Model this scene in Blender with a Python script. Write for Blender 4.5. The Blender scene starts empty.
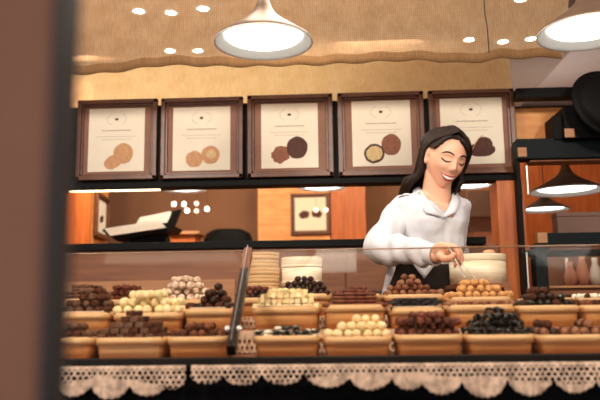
import bpy, bmesh, math, random
from mathutils import Vector, Matrix, noise
from mathutils.bvhtree import BVHTree
C = bpy.context.scene
COL = C.collection
RND = random.Random(7)
PI = math.pi
R = math.radians

# ------------------------------------------------------------------ camera
F_PX = 720.0
CAM_POS = Vector((0.0, 0.0, 1.0))
CAM_ROT = Matrix.Rotation(R(2.5), 4, 'Z') @ Matrix.Rotation(R(90 + 9.0), 4, 'X') @ Matrix.Rotation(R(-0.75), 4, 'Z')
cam_data = bpy.data.cameras.new('camera')
cam = bpy.data.objects.new('camera', cam_data)
COL.objects.link(cam)
cam.matrix_world = Matrix.Translation(CAM_POS) @ CAM_ROT
cam_data.sensor_width = 36
cam_data.lens = F_PX / 600 * 36
cam_data.clip_start = 0.05
cam_data.dof.use_dof = True
cam_data.dof.focus_distance = 2.4
cam_data.dof.aperture_fstop = 2.7
C.camera = cam


def at(px, py, Y):
    """the point of the plane y = Y that lies on the ray of a photograph pixel"""
    d = CAM_ROT.to_3x3() @ Vector(((px - 300) / F_PX, (200 - py) / F_PX, -1))
    return CAM_POS + d * (Y / d.y)


def pxm(Y):
    return (at(301, 200, Y) - at(300, 200, Y)).length


# ------------------------------------------------------------------ world, lights, exposure
w = bpy.data.worlds.new('world')
C.world = w
w.use_nodes = True
w.node_tree.nodes['Background'].inputs[0].default_value = (1.0, 0.86, 0.74, 1)
w.node_tree.nodes['Background'].inputs[1].default_value = 0.15


def area(name, loc, target, size, power, color, size_y=None):
    l = bpy.data.lights.new(name, 'AREA')
    l.energy = power
    l.color = color
    l.size = size
    if size_y:
        l.shape = 'RECTANGLE'
        l.size_y = size_y
    o = bpy.data.objects.new(name, l)
    COL.objects.link(o)
    o.location = loc
    o.rotation_euler = (Vector(target) - Vector(loc)).to_track_quat('-Z', 'Y').to_euler()
    return o


area('daylight_shopfront', (-1.4, -3.3, 1.7), (0.2, 2.5, 1.2), 3.2, 66, (1.0, 0.98, 0.97), 2.0)
area('front_fill_left', (-1.1, 0.85, 2.25), (-0.6, 2.6, 1.1), 0.22, 19, (1.0, 0.89, 0.76))  # added lamp out of view, brightens the left baskets and pictures
area('front_fill_middle', (0.1, 0.85, 2.25), (0.1, 2.6, 1.1), 0.22, 15, (1.0, 0.89, 0.76))  # same kind of added fill for the middle of the counter
area('front_fill_right', (1.3, 0.85, 2.25), (0.9, 2.6, 1.1), 0.22, 15, (1.0, 0.89, 0.76))  # unseen fill added for the right side
area('case_fill', (-0.1, 2.4, 2.2), (-0.1, 2.0, 1.0), 0.4, 6, (1.0, 0.88, 0.72))  # extra lamp added above the case so the chocolates catch more light
area('back_fill_left', (-1.7, 4.2, 2.55), (-1.8, 5.9, 1.8), 0.5, 42, (1.0, 0.72, 0.42))  # added to make the left column and panel glow
area('back_fill_right', (0.3, 4.1, 2.55), (0.3, 5.9, 1.8), 0.5, 30, (1.0, 0.72, 0.42))  # warm fill added for the orange panels at the back
area('cloth_back_fill', (-0.7, 3.50, 1.96), (-0.7, 3.22, 2.35), 1.6, 5.5, (1.0, 0.88, 0.70), 0.12)  # added lamp hidden behind the partition, brightens the golden cloth
area('valance_fill', (-0.3, 2.47, 2.66), (-0.3, 2.75, 2.1), 1.6, 2.6, (1.0, 0.86, 0.68), 0.15)  # added above the view to brighten the burlap
area('ceiling_fill', (1.5, 4.9, 2.05), (1.3, 4.9, 2.7), 0.9, 4, (1.0, 0.96, 0.90))  # invented source, put in to lift the ceiling tone
area('register_fill', (-0.9, 3.9, 2.5), (-0.98, 4.3, 1.5), 0.2, 22, (1.0, 0.92, 0.8))  # added just to whiten the register
area('niche_fill', (1.22, 3.16, 1.84), (1.3, 3.6, 1.5), 0.12, 1.6, (1.0, 0.75, 0.5))  # added lamp tucked behind the main beam, lightens the right pendants

C.view_settings.view_transform = 'Standard'
C.view_settings.look = 'None'
C.view_settings.gamma = 1
C.view_settings.use_curve_mapping = False
C.view_settings.exposure = 0.2


# ------------------------------------------------------------------ materials
def lin(c):
    return tuple(((v / 255) / 12.92 if v / 255 <= 0.04045 else ((v / 255 + 0.055) / 1.055) ** 2.4) for v in c)


def mat(name, rgb, rough=0.5, metal=0.0, var=0.12, scale=30, bump=0.0, bscale=None, emit=0, ecol=None,
        stretch=(1, 1, 1), rgb2=None, trans=0.0, coat=0.0, sss=0.0):
    m = bpy.data.materials.new(name)
    m.use_nodes = True
    nt = m.node_tree
    N, L = nt.nodes, nt.links
    b = N['Principled BSDF']
    b.inputs['Roughness'].default_value = rough
    b.inputs['Metallic'].default_value = metal
    b.inputs['Coat Weight'].default_value = coat
    if sss:
        b.inputs['Subsurface Weight'].default_value = sss
        b.inputs['Subsurface Radius'].default_value = (0.012, 0.005, 0.003)
    c1 = lin(rgb)
    c2 = lin(rgb2) if rgb2 else tuple(v * (1 - var) for v in c1)
    tc = N.new('ShaderNodeTexCoord')
    mp = N.new('ShaderNodeMapping')
    mp.inputs['Scale'].default_value = stretch
    L.new(tc.outputs['Object'], mp.inputs[0])
    nz = N.new('ShaderNodeTexNoise')
    nz.inputs['Scale'].default_value = scale
    nz.inputs['Detail'].default_value = 5
    L.new(mp.outputs[0], nz.inputs[0])
    rp = N.new('ShaderNodeValToRGB')
    rp.color_ramp.elements[0].position = 0.32
    rp.color_ramp.elements[1].position = 0.68
    rp.color_ramp.elements[0].color = (*c2, 1)
    rp.color_ramp.elements[1].color = (*c1, 1)
    L.new(nz.outputs[0], rp.inputs[0])
    L.new(rp.outputs[0], b.inputs['Base Color'])
    if bump:
        n2 = N.new('ShaderNodeTexNoise')
        n2.inputs['Scale'].default_value = bscale or scale
        n2.inputs['Detail'].default_value = 4
        L.new(mp.outputs[0], n2.inputs[0])
        bp = N.new('ShaderNodeBump')
        bp.inputs['Strength'].default_value = bump
        bp.inputs['Distance'].default_value = 0.01
        L.new(n2.outputs[0], bp.inputs['Height'])
        L.new(bp.outputs[0], b.inputs['Normal'])
    if emit:
        b.inputs['Emission Color'].default_value = (*(ecol or c1), 1)
        b.inputs['Emission Strength'].default_value = emit
    return m


def glass_mat():
    m = bpy.data.materials.new('case_glass')
    m.use_nodes = True
    N, L = m.node_tree.nodes, m.node_tree.links
    N.remove(N['Principled BSDF'])
    t = N.new('ShaderNodeBsdfTransparent')
    t.inputs[0].default_value = (0.97, 0.955, 0.93, 1)
    g = N.new('ShaderNodeBsdfGlossy')
    g.inputs['Roughness'].default_value = 0.03
    lw = N.new('ShaderNodeLayerWeight')
    lw.inputs[0].default_value = 0.5
    pw = N.new('ShaderNodeMath')
    pw.operation = 'POWER'
    pw.inputs[1].default_value = 4
    L.new(lw.outputs['Facing'], pw.inputs[0])
    fr = N.new('ShaderNodeMath')
    fr.operation = 'MULTIPLY_ADD'
    fr.inputs[1].default_value = 0.10
    fr.inputs[2].default_value = 0.008
    L.new(pw.outputs[0], fr.inputs[0])
    mx = N.new('ShaderNodeMixShader')
    L.new(fr.outputs[0], mx.inputs[0])
    L.new(t.outputs[0], mx.inputs[1])
    L.new(g.outputs[0], mx.inputs[2])
    L.new(mx.outputs[0], N['Material Output'].inputs[0])
    return m


def burlap_mat(name, rgb, rgb2, open_=0.25, weave=420, translucent=0.45):
    """woven cloth: threads in two directions with small gaps between, some light passing through"""
    m = bpy.data.materials.new(name)
    m.use_nodes = True
    N, L = m.node_tree.nodes, m.node_tree.links
    N.remove(N['Principled BSDF'])
    tc = N.new('ShaderNodeTexCoord')
    sp = N.new('ShaderNodeSeparateXYZ')
    L.new(tc.outputs['Object'], sp.inputs[0])

    def math_(op, a, b=None):
        n = N.new('ShaderNodeMath')
        n.operation = op
        for i, v in enumerate((a, b)):
            if v is None:
                continue
            if isinstance(v, (int, float)):
                n.inputs[i].default_value = v
            else:
                L.new(v, n.inputs[i])
        return n.outputs[0]
    nz = N.new('ShaderNodeTexNoise')
    nz.inputs['Scale'].default_value = 14
    nz.inputs['Detail'].default_value = 6
    L.new(tc.outputs['Object'], nz.inputs[0])
    sx = math_('SINE', math_('MULTIPLY', sp.outputs[0], weave))
    sz = math_('SINE', math_('MULTIPLY', sp.outputs[2], weave))
    th = math_('MAXIMUM', sx, sz)
    gap = math_('LESS_THAN', th, -0.25)
    mpn = N.new('ShaderNodeMapping')
    mpn.inputs['Scale'].default_value = (60, 8, 9)
    L.new(tc.outputs['Object'], mpn.inputs[0])
    n2 = N.new('ShaderNodeTexNoise')
    n2.inputs['Scale'].default_value = 3
    n2.inputs['Detail'].default_value = 3
    L.new(mpn.outputs[0], n2.inputs[0])
    rp = N.new('ShaderNodeValToRGB')
    rp.color_ramp.elements[0].color = (*lin(rgb2), 1)
    rp.color_ramp.elements[1].color = (*lin(rgb), 1)
    rp.color_ramp.elements[0].position = 0.3
    rp.color_ramp.elements[1].position = 0.7
    L.new(math_('ADD', math_('MULTIPLY', nz.outputs[0], 0.5), math_('MULTIPLY', n2.outputs[0], 0.5)), rp.inputs[0])
    d = N.new('ShaderNodeBsdfDiffuse')
    tl = N.new('ShaderNodeBsdfTranslucent')
    L.new(rp.outputs[0], d.inputs[0])
    L.new(rp.outputs[0], tl.inputs[0])
    m1 = N.new('ShaderNodeMixShader')
    m1.inputs[0].default_value = translucent
    L.new(d.outputs[0], m1.inputs[1])
    L.new(tl.outputs[0], m1.inputs[2])
    tr = N.new('ShaderNodeBsdfTransparent')
    m2 = N.new('ShaderNodeMixShader')
    L.new(math_('ADD', math_('MULTIPLY', gap, 0.3), open_), m2.inputs[0])
    L.new(m1.outputs[0], m2.inputs[1])
    L.new(tr.outputs[0], m2.inputs[2])
    L.new(m2.outputs[0], N['Material Output'].inputs[0])
    return m


def lace_mat(name, rgb):
    """crochet: rows of round holes in the band near the top edge, ribbed shells in the scallops below (uses UV in metres)"""
    m = bpy.data.materials.new(name)
    m.use_nodes = True
    N, L = m.node_tree.nodes, m.node_tree.links
    b = N['Principled BSDF']
    b.inputs['Roughness'].default_value = 0.9
    uv = N.new('ShaderNodeUVMap')
    sp = N.new('ShaderNodeSeparateXYZ')
    L.new(uv.outputs[0], sp.inputs[0])

    def M(op, *a):
        n = N.new('ShaderNodeMath')
        n.operation = op
        for i, v in enumerate(a):
            if isinstance(v, (int, float)):
                n.inputs[i].default_value = v
            else:
                L.new(v, n.inputs[i])
        return n.outputs[0]
    P = 0.0118
    u, v = sp.outputs[0], sp.outputs[1]
    row = M('FLOOR', M('DIVIDE', v, P * 0.8))
    uo = M('ADD', M('DIVIDE', u, P), M('MULTIPLY', M('MODULO', row, 2.0), 0.5))
    du = M('SUBTRACT', M('FRACT', uo), 0.5)
    dv = M('MULTIPLY', M('SUBTRACT', M('FRACT', M('DIVIDE', v, P * 0.8)), 0.5), 0.8)
    dist = M('SQRT', M('ADD', M('MULTIPLY', du, du), M('MULTIPLY', dv, dv)))
    nz = N.new('ShaderNodeTexNoise')
    nz.inputs['Scale'].default_value = 12
    L.new(uv.outputs[0], nz.inputs[0])
    nb = N.new('ShaderNodeTexNoise')
    nb.inputs['Scale'].default_value = 3.5
    L.new(uv.outputs[0], nb.inputs[0])
    hole = M('LESS_THAN', dist, M('SUBTRACT', M('MULTIPLY', nz.outputs[0], 0.34), -0.15))
    band = M('MULTIPLY', M('GREATER_THAN', v, 0.006), M('LESS_THAN', v, M('ADD', -0.030, M('MULTIPLY', nb.outputs[0], 0.120))))
    hole = M('MULTIPLY', hole, band)
    n2 = N.new('ShaderNodeTexNoise')
    n2.inputs['Scale'].default_value = 60
    L.new(uv.outputs[0], n2.inputs[0])
    rp = N.new('ShaderNodeValToRGB')
    c1 = lin(rgb)
    rp.color_ramp.elements[0].color = (*[x * 0.6 for x in c1], 1)
    rp.color_ramp.elements[1].color = (*c1, 1)
    rp.color_ramp.elements[0].position = 0.35
    rp.color_ramp.elements[1].position = 0.6
    L.new(n2.outputs[0], rp.inputs[0])
    L.new(rp.outputs[0], b.inputs['Base Color'])
    L.new(M('SUBTRACT', 1.0, hole), b.inputs['Alpha'])
    return m


MT = {
    'floor': mat('floor_tile', (96, 74, 60), 0.5, var=0.3, scale=4),
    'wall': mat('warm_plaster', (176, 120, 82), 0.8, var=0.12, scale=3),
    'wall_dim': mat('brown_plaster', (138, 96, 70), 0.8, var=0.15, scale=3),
    'ceil': mat('ceiling_paint', (196, 180, 170), 0.9, var=0.05, scale=2),
    'ceil_wood': mat('ceiling_plank', (146, 126, 112), 0.8, var=0.12, scale=5, stretch=(1, 12, 1)),
    'orange': mat('orange_wood', (206, 112, 48), 0.45, scale=6, stretch=(6, 6, 0.6), rgb2=(172, 84, 34)),
    'orange_l': mat('light_orange_wood', (240, 170, 100), 0.5, scale=6, stretch=(1, 6, 5), rgb2=(220, 140, 76)),
    'brown': mat('brown_wood', (150, 96, 64), 0.5, scale=6, stretch=(0.6, 6, 8), rgb2=(122, 76, 52)),
    'tan': mat('tan_wood', (190, 138, 96), 0.5, scale=6, stretch=(0.6, 6, 8), rgb2=(170, 118, 80)),
    'black': mat('black_lacquer', (13, 12, 12), 0.6, var=0.3),
    'teal': mat('dark_teal_lacquer', (12, 24, 28), 0.6, var=0.25, scale=8),
    'pillar': mat('jamb_brown', (156, 112, 92), 0.7, var=0.1, scale=6),
    'pillar_shade': mat('jamb_painted_shade', (78, 84, 92), 0.5, var=0.1),  # shade of the jamb's side face put into the colour
    'frame': mat('frame_walnut', (112, 66, 40), 0.35, scale=18, stretch=(1, 1, 1), rgb2=(90, 50, 28)),
    'mount': mat('picture_mount', (142, 96, 74), 0.6, var=0.1),
    'paper': mat('cream_paper', (244, 234, 214), 0.8, var=0.04, scale=8),
    'print': mat('grey_print', (176, 160, 140), 0.8, var=0.1),
    'inkbrown': mat('print_brown', (88, 46, 34), 0.7, var=0.35, scale=60),
    'inkmilk': mat('print_milk', (150, 92, 66), 0.7, var=0.3, scale=60),
    'inkpeach': mat('print_peach', (214, 160, 116), 0.7, var=0.2, scale=60),
    'inkcream': mat('print_cream', (226, 196, 142), 0.7, var=0.2, scale=60),
    'veneer': mat('basket_veneer', (222, 166, 106), 0.55, scale=9, stretch=(1, 1, 14), rgb2=(198, 136, 80), bump=0.15),
    'veneer2': mat('basket_rim_veneer', (232, 192, 142), 0.55, scale=9, stretch=(1, 1, 14), rgb2=(208, 160, 110), bump=0.15),
    'liner': mat('waxed_paper', (236, 214, 188), 0.6, var=0.15, scale=40),
    'staple': mat('staple_metal', (200, 196, 190), 0.3, 1.0),
    'roundbox': mat('pale_chip_wood', (226, 192, 142), 0.5, scale=8, stretch=(1, 1, 16), rgb2=(204, 162, 112)),
    'roundbox2': mat('white_chip_wood', (250, 242, 220), 0.5, scale=8, stretch=(1, 1, 16), rgb2=(230, 212, 176)),
    'metal_dark': mat('dark_bronze', (58, 48, 44), 0.3, 0.6),
    'bronze': mat('lamp_bronze', (138, 112, 94), 0.5, 0.4, var=0.25, scale=12),
    'lampwhite': mat('lamp_white_enamel', (226, 230, 226), 0.35, var=0.03),
    'glow': mat('lamp_diffuser', (255, 250, 242), 0.5, emit=3.6, ecol=(1, 0.96, 0.9), var=0),
    'spotglow': mat('downlight_glow', (255, 245, 225), 0.5, emit=40.0, ecol=(1, 0.9, 0.72), var=0),
    'bulbglow': mat('bulb_glow', (255, 235, 205), 0.5, emit=14.0, ecol=(1, 0.86, 0.7), var=0),
    'pinkglow': mat('pink_bulb_glow', (255, 190, 160), 0.5, emit=3.0, ecol=(1, 0.6, 0.45), var=0),
    'stripglow': mat('strip_glow', (255, 220, 160), 0.5, emit=3.5, ecol=(1, 0.8, 0.45), var=0),
    'cord': mat('cord', (70, 52, 42), 0.6),
    'glass': glass_mat(),
    'burlap': burlap_mat('burlap', (222, 190, 152), (186, 152, 114), 0.16, 800),
    'hem': burlap_mat('burlap_hem', (184, 146, 106), (150, 116, 80), 0.08, 800),
    'gold': burlap_mat('golden_cloth', (240, 216, 170), (220, 184, 130), 0.02, 800, translucent=0.4),
    'lace': lace_mat('crochet_lace', (224, 192, 168)),
    'counter': mat('counter_navy', (9, 9, 13), 0.8, var=0.2),
    'rail': mat('counter_rail', (28, 21, 17), 0.6, var=0.3),
    'steel': mat('polished_steel', (232, 226, 218), 0.38, 0.7, var=0.05),
    'skin': mat('skin', (234, 178, 148), 0.5, var=0.06, scale=25, sss=0.15),
    'lips': mat('lips', (186, 78, 74), 0.35, var=0.1),
    'teeth': mat('teeth', (250, 244, 236), 0.25, var=0.02),
    'lash': mat('lash', (34, 22, 18), 0.6),
    'hair': mat('hair', (42, 24, 17), 0.38, scale=60, stretch=(6, 6, 0.5), rgb2=(20, 12, 9), bump=0.5, bscale=90),
    'shirt': mat('white_cotton', (214, 214, 220), 0.85, var=0.03, scale=10, bump=0.35, bscale=18),
    'apron': mat('black_apron', (44, 36, 34), 0.8, var=0.2, scale=20, bump=0.2),
    'button': mat('button', (225, 220, 215), 0.3),
    # sweets
    'dark': mat('dark_chocolate', (56, 31, 22), 0.45, var=0.35, scale=60, bump=0.3),
    'cocoa': mat('cocoa_dusted', (98, 56, 38), 0.85, scale=70, rgb2=(58, 31, 22), bump=0.4),
    'milk': mat('milk_chocolate', (136, 78, 48), 0.5, scale=60, rgb2=(88, 48, 30), bump=0.3),
    'grey': mat('dusty_brown', (122, 88, 68), 0.8, scale=60, rgb2=(74, 50, 38), bump=0.3),
    'red': mat('reddish_chocolate', (124, 60, 40), 0.55, scale=60, rgb2=(74, 34, 24), bump=0.3),
    'yellow': mat('pale_yellow_coating', (252, 240, 196), 0.6, scale=60, rgb2=(232, 206, 140), bump=0.25),
    'cream': mat('cream_coating', (252, 236, 194), 0.6, scale=60, rgb2=(238, 204, 142), bump=0.25),
    'speckle': mat('white_speckled_coating', (242, 228, 206), 0.7, scale=110, rgb2=(176, 124, 92), bump=0.3),
    'gold_tr': mat('golden_nut_coating', (226, 172, 108), 0.7, scale=90, rgb2=(182, 124, 72), bump=0.4),
    'hazel': mat('hazel_coating', (170, 116, 80), 0.65, scale=90, rgb2=(112, 66, 46), bump=0.4),
    'blackch': mat('black_glossy_chocolate', (30, 25, 22), 0.28, var=0.4, scale=60, bump=0.3),
    'white': mat('white_icing', (248, 238, 220), 0.5, var=0.08, scale=60),
    'peach': mat('peach_ceramic', (226, 160, 128), 0.4, var=0.12, scale=12),
    'greybox': mat('brown_grey_card', (122, 92, 80), 0.7, var=0.15, scale=10),
}


for k_, v_ in (('black', .15), ('teal', .2), ('rail', .2), ('counter', .1), ('hair', .3), ('apron', .15), ('shirt', .2), ('metal_dark', .3), ('cocoa', .2), ('dark', .35), ('milk', .3), ('grey', .2), ('red', .3), ('pillar', .2), ('pillar_shade', .2)):
    MT[k_].node_tree.nodes['Principled BSDF'].inputs['Specular IOR Level'].default_value = v_


# ------------------------------------------------------------------ mesh helpers
def obj(name, bm, m, parent=None, smooth=True, loc=None):
    me = bpy.data.meshes.new(name)
    bm.normal_update()
    bm.to_mesh(me)
    bm.free()
    mats = m if isinstance(m, (list, tuple)) else [m]
    for k in mats:
        me.materials.append(MT[k] if isinstance(k, str) else k)
    if smooth:
        me.polygons.foreach_set('use_smooth', [True] * len(me.polygons))
    o = bpy.data.objects.new(name, me)
    COL.objects.link(o)
    if loc is not None:
        o.location = loc
    if parent is not None:
        o.parent = parent
    return o


def tag(o, label=None, cat=None, group=None, kind=None):
    if label:
        o['label'] = label
    if cat:
        o['category'] = cat
    if group:
        o['group'] = group
    if kind:
        o['kind'] = kind
    return o


def thing(name, label, cat, loc=(0, 0, 0), group=None, rz=0):
    o = bpy.data.objects.new(name, None)
    o.empty_display_size = 0.05
    COL.objects.link(o)
    o.location = loc
    o.rotation_euler = (0, 0, rz)
    return tag(o, label, cat, group)


def copy_tree(o, parent=None):
    c = o.copy()
    COL.objects.link(c)
    if parent is not None:
        c.parent = parent
    for ch in list(o.children):
        copy_tree(ch, c)
    return c


def box(bm, lo, hi, bev=0.0, rot=None, mi=0):
    lo, hi = Vector(lo), Vector(hi)
    c = (lo + hi) / 2
    s = hi - lo
    r = bmesh.ops.create_cube(bm, size=1)
    for v in r['verts']:
        v.co = Vector((v.co.x * s.x, v.co.y * s.y, v.co.z * s.z))
        if rot is not None:
            v.co = rot @ v.co
        v.co += c
    fs = set(f for v in r['verts'] for f in v.link_faces)
    for f in fs:
        f.material_index = mi
    if bev:
        es = set(e for v in r['verts'] for e in v.link_edges)
        bmesh.ops.bevel(bm, geom=list(es), offset=bev, segments=2, affect='EDGES', profile=0.6)
    return bm


def bx(lo, hi, bev=0.0, rot=None):
    return box(bmesh.new(), lo, hi, bev, rot)


def catmull(pts, n=6):
    pts = [Vector(p) for p in pts]
    out = []
    for i in range(len(pts) - 1):
        p0 = pts[max(i - 1, 0)]
        p1, p2 = pts[i], pts[i + 1]
        p3 = pts[min(i + 2, len(pts) - 1)]
        for k in range(n):
            t = k / n
            out.append(0.5 * ((2 * p1) + (p2 - p0) * t + (2 * p0 - 5 * p1 + 4 * p2 - p3) * t * t + (3 * p1 - p0 - 3 * p2 + p3) * t ** 3))
    out.append(pts[-1])
    return out


def tube(bm, pts, radii, seg=12, smooth_n=0, flat=(1, 1), up=None, mi=0):
    """tapering tube through points; radii one per point; rounded ends"""
    pts = [Vector(p) for p in pts]
    if not isinstance(radii, (list, tuple)):
        radii = [radii] * len(pts)
    if smooth_n:
        rr = catmull([Vector((r, 0, 0)) for r in radii], smooth_n)
        pts = catmull(pts, smooth_n)
        radii = [max(1e-4, r.x) for r in rr]
    # rounded caps
    d0 = (pts[0] - pts[1]).normalized()
    d1 = (pts[-1] - pts[-2]).normalized()
    P, Q = [], []
    for k in (0.95, 0.75, 0.4):
        P.append(pts[0] + d0 * radii[0] * k)
        Q.append(radii[0] * math.sqrt(1 - k * k))
    P += pts
    Q += list(radii)
    for k in (0.4, 0.75, 0.95):
        P.append(pts[-1] + d1 * radii[-1] * k)
        Q.append(radii[-1] * math.sqrt(1 - k * k))
    rings = []
    ref = Vector(up) if up else Vector((0, 0, 1))
    prev = None
    for i, p in enumerate(P):
        t = (P[min(i + 1, len(P) - 1)] - P[max(i - 1, 0)]).normalized()
        if prev is None:
            a = t.cross(ref)
            if a.length < 1e-3:
                a = t.cross(Vector((1, 0, 0)))
            a.normalize()
        else:
            a = prev - t * prev.dot(t)
            a.normalize()
        prev = a
        b = t.cross(a).normalized()
        rings.append([bm.verts.new(p + (a * math.cos(2 * PI * k / seg) * flat[0] + b * math.sin(2 * PI * k / seg) * flat[1]) * Q[i]) for k in range(seg)])
    for i in range(len(rings) - 1):
        for k in range(seg):
            f = bm.faces.new((rings[i][k], rings[i][(k + 1) % seg], rings[i + 1][(k + 1) % seg], rings[i + 1][k]))
            f.material_index = mi
    for rg, fl in ((rings[0], True), (rings[-1], False)):
        f = bm.faces.new(rg[::-1] if fl else rg)
        f.material_index = mi
    return bm


def lathe(bm, prof, seg=40, closed=False, mi=0, sx=1, sy=1, power=2.0):
    """revolve (r, z); power > 2 makes a rounded-rectangle plan"""
    rings = []
    for r, z in prof:
        ring = []
        for k in range(seg):
            a = 2 * PI * k / seg
            c, s = math.cos(a), math.sin(a)
            q = (abs(c) ** power + abs(s) ** power) ** (-1 / power)
            ring.append(bm.verts.new((c * q * r * sx, s * q * r * sy, z)))
        rings.append(ring)
    n = len(rings)
    for i in range(n - 1 + (1 if closed else 0)):
        A, B = rings[i], rings[(i + 1) % n]
        for k in range(seg):
            f = bm.faces.new((A[k], A[(k + 1) % seg], B[(k + 1) % seg], B[k]))
            f.material_index = mi
    if not closed:
        for rg in (rings[0], rings[-1]):
            if (rg[0].co - rg[seg // 2].co).length > 1e-5:
                f = bm.faces.new(rg)
                f.material_index = mi
    bmesh.ops.recalc_face_normals(bm, faces=bm.faces)
    return bm


def loft(bm, rings, cap=True):
    R_ = [[bm.verts.new(p) for p in r] for r in rings]
    n = len(R_[0])
    for i in range(len(R_) - 1):
        for k in range(n):
            bm.faces.new((R_[i][k], R_[i][(k + 1) % n], R_[i + 1][(k + 1) % n], R_[i + 1][k]))
    if cap:
        bm.faces.new(R_[0][::-1])
        bm.faces.new(R_[-1])
    return R_


def struct(name, bm, m, parent=None):
    o = obj(name, bm, m, parent, smooth=False)
    if parent is None:
        o['kind'] = 'structure'
    return o


# ------------------------------------------------------------------ room shell
X0, X1, Y0, Y1, ZC = -3.2, 2.9, -3.4, 6.0, 2.7
struct('floor', bx((X0, Y0, -0.1), (X1, Y1, 0)), 'floor')
struct('ceiling', bx((X0, Y0, ZC), (X1, Y1, ZC + 0.1)), 'ceil')
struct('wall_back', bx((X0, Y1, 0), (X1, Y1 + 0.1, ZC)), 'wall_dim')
struct('wall_left', bx((X0 - 0.1, Y0, 0), (X0, Y1, ZC)), 'wall')
struct('wall_right', bx((X1, Y0, 0), (X1 + 0.1, Y1, ZC)), 'wall')
# dropped plank panel of the ceiling over the back room
pA = at(566, 86, 5.0)
struct('trim_1', bx((X0, 3.35, ZC - 0.09), (1.52, Y1, ZC - 0.0)), 'ceil_wood')
# door jamb right beside the camera, out of focus
jx = at(45, 200, 0.42).x
j_ = struct('trim_2', bx((jx - 0.35, 0.42, 0), (jx, 0.459, ZC), 0.003), 'pillar')
obj('edge_strip', bx((jx, 0.422, 0), (jx + 0.003, 0.461, ZC), 0.001), 'pillar_shade', j_, smooth=False)  # darker strip paints the shade on the jamb's side face

# ------------------------------------------------------------------ partition that carries the pictures
YP = 3.12       # front face of the partition


def zat(x, y, Y=YP):
    return at(x, y, Y).z


xl, xr = -1.75, at(515, 180, YP).x
part = thing('display_partition', 'long black and orange wooden partition carrying the row of five framed pictures', 'partition', ((xl + xr) / 2, YP, 0))


def P_(name, lo, hi, m, bev=0.003, smooth=False):
    lo, hi = Vector(lo), Vector(hi)
    return obj(name, bx(lo - part.location, hi - part.location, bev), m, part, smooth)


zb_top = zat(300, 96)
zb_bot = zat(300, 181)
zs_bot = zat(300, 188, YP + .04)
zr_top = zat(300, 241)
zr_bot = zat(300, 248)
P_('back_board', (xl, YP + 0.02, zb_bot), (xr, YP + 0.05, zb_top - 0.02), 'black')
P_('picture_shelf', (xl, YP - 0.05, zs_bot), (xr, YP + 0.04, zb_bot), 'black')
P_('lower_rail', (xl, YP - 0.05, zr_bot), (at(484, 245, YP).x, YP + 0.12, zr_top), 'black')
P_('cabinet', (xl, YP - 0.02, 0), (at(522, 245, YP).x - 0.002, YP + 0.40, zr_bot), 'brown')
P_('cabinet_band', (xl, YP - 0.03, 0.5), (at(236, 280, YP).x, YP - 0.02, zat(150, 281)), 'tan')
for a, b in ((322, 345), (347, 398)):
    P_('cabinet_door', (at(a, 280, YP).x, YP - 0.035, 0.4), (at(b, 280, YP).x, YP - 0.02, zat(350, 255)), 'brown')
P_('orange_post', (at(495, 200, YP).x, YP - 0.045, 0), (at(522, 200, YP).x, YP + 0.10, zs_bot), 'orange')
sl = thing('strip_light', 'thin glowing warm strip light under the picture shelf at left', 'light', (at(122, 188, YP + .06).x, YP - 0.03, zs_bot - 0.0045))
a_, b_ = at(78, 188, YP + .08).x - sl.location.x, at(166, 188, YP + .08).x - sl.location.x
obj('housing', bx((a_, -0.012, 0), (b_, 0.012, 0.004)), 'black', sl, False)
obj('diffuser', bx((a_, -0.01, -0.006), (b_, 0.01, 0), 0.002), 'stripglow', sl, False)

# ------------------------------------------------------------------ framed pictures on the partition
def ellipse_bm(cx, cz, rx, rz, y, rot=0, n=28, jag=0.0, seed=0):
    bm = bmesh.new()
    rr = random.Random(seed)
    vs = []
    for k in range(n):
        a = 2 * PI * k / n
        q = 1 + jag * (rr.random() - .5)
        x, z = math.cos(a) * rx * q, math.sin(a) * rz * q
        vs.append(bm.verts.new((cx + x * math.cos(rot) - z * math.sin(rot), y, cz + x * math.sin(rot) + z * math.cos(rot))))
    f = bm.faces.new(vs)
    ex_ = bmesh.ops.extrude_face_region(bm, geom=[f])
    for v in ex_['geom']:
        if isinstance(v, bmesh.types.BMVert):
            v.co.y += 0.0008
    bmesh.ops.recalc_face_normals(bm, faces=bm.faces)
    return bm


def framed_picture(o, p, art, label, name='framed_picture', YF=YP, depth=0.03, group=None, loc=None, rz=0, cat='picture'):
    """o = outer rectangle and p = paper rectangle, as (width, height) and offsets in metres about the frame's centre"""
    W, H = o
    t = thing(name, label, cat, loc, group, rz)
    e = 0.020 * W / 0.38
    bm = bmesh.new()
    for lo, hi in (((-W / 2, -depth, -H / 2), (-W / 2 + e, 0, H / 2)), ((W / 2 - e, -depth, -H / 2), (W / 2, 0, H / 2)),
                   ((-W / 2, -depth, H / 2 - e), (W / 2, 0, H / 2)), ((-W / 2, -depth, -H / 2), (W / 2, 0, -H / 2 + e))):
        box(bm, lo, hi, 0.003)
    for lo, hi in (((-W / 2 + e, -depth * .7, -H / 2 + e), (-W / 2 + e * 1.5, 0, H / 2 - e)), ((W / 2 - e * 1.5, -depth * .7, -H / 2 + e), (W / 2 - e, 0, H / 2 - e)),
                   ((-W / 2 + e, -depth * .7, H / 2 - e * 1.5), (W / 2 - e, 0, H / 2 - e)), ((-W / 2 + e, -depth * .7, -H / 2 + e), (W / 2 - e, 0, -H / 2 + e * 1.5))):
        box(bm, lo, hi, 0.002)
    obj('frame', bm, 'frame', t, False)
    obj('mount', bx((-W / 2 + e, -0.010, -H / 2 + e), (W / 2 - e, -0.004, H / 2 - e)), 'mount', t, False)
    pw, ph, cx, cz = p
    pa = obj('print', bx((cx - pw / 2, -0.0125, cz - ph / 2), (cx + pw / 2, -0.0102, cz + ph / 2)), 'paper', t, False)
    yy = -0.0136
    art(pa, pw, ph, cx, cz, yy)
    return t


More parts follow.
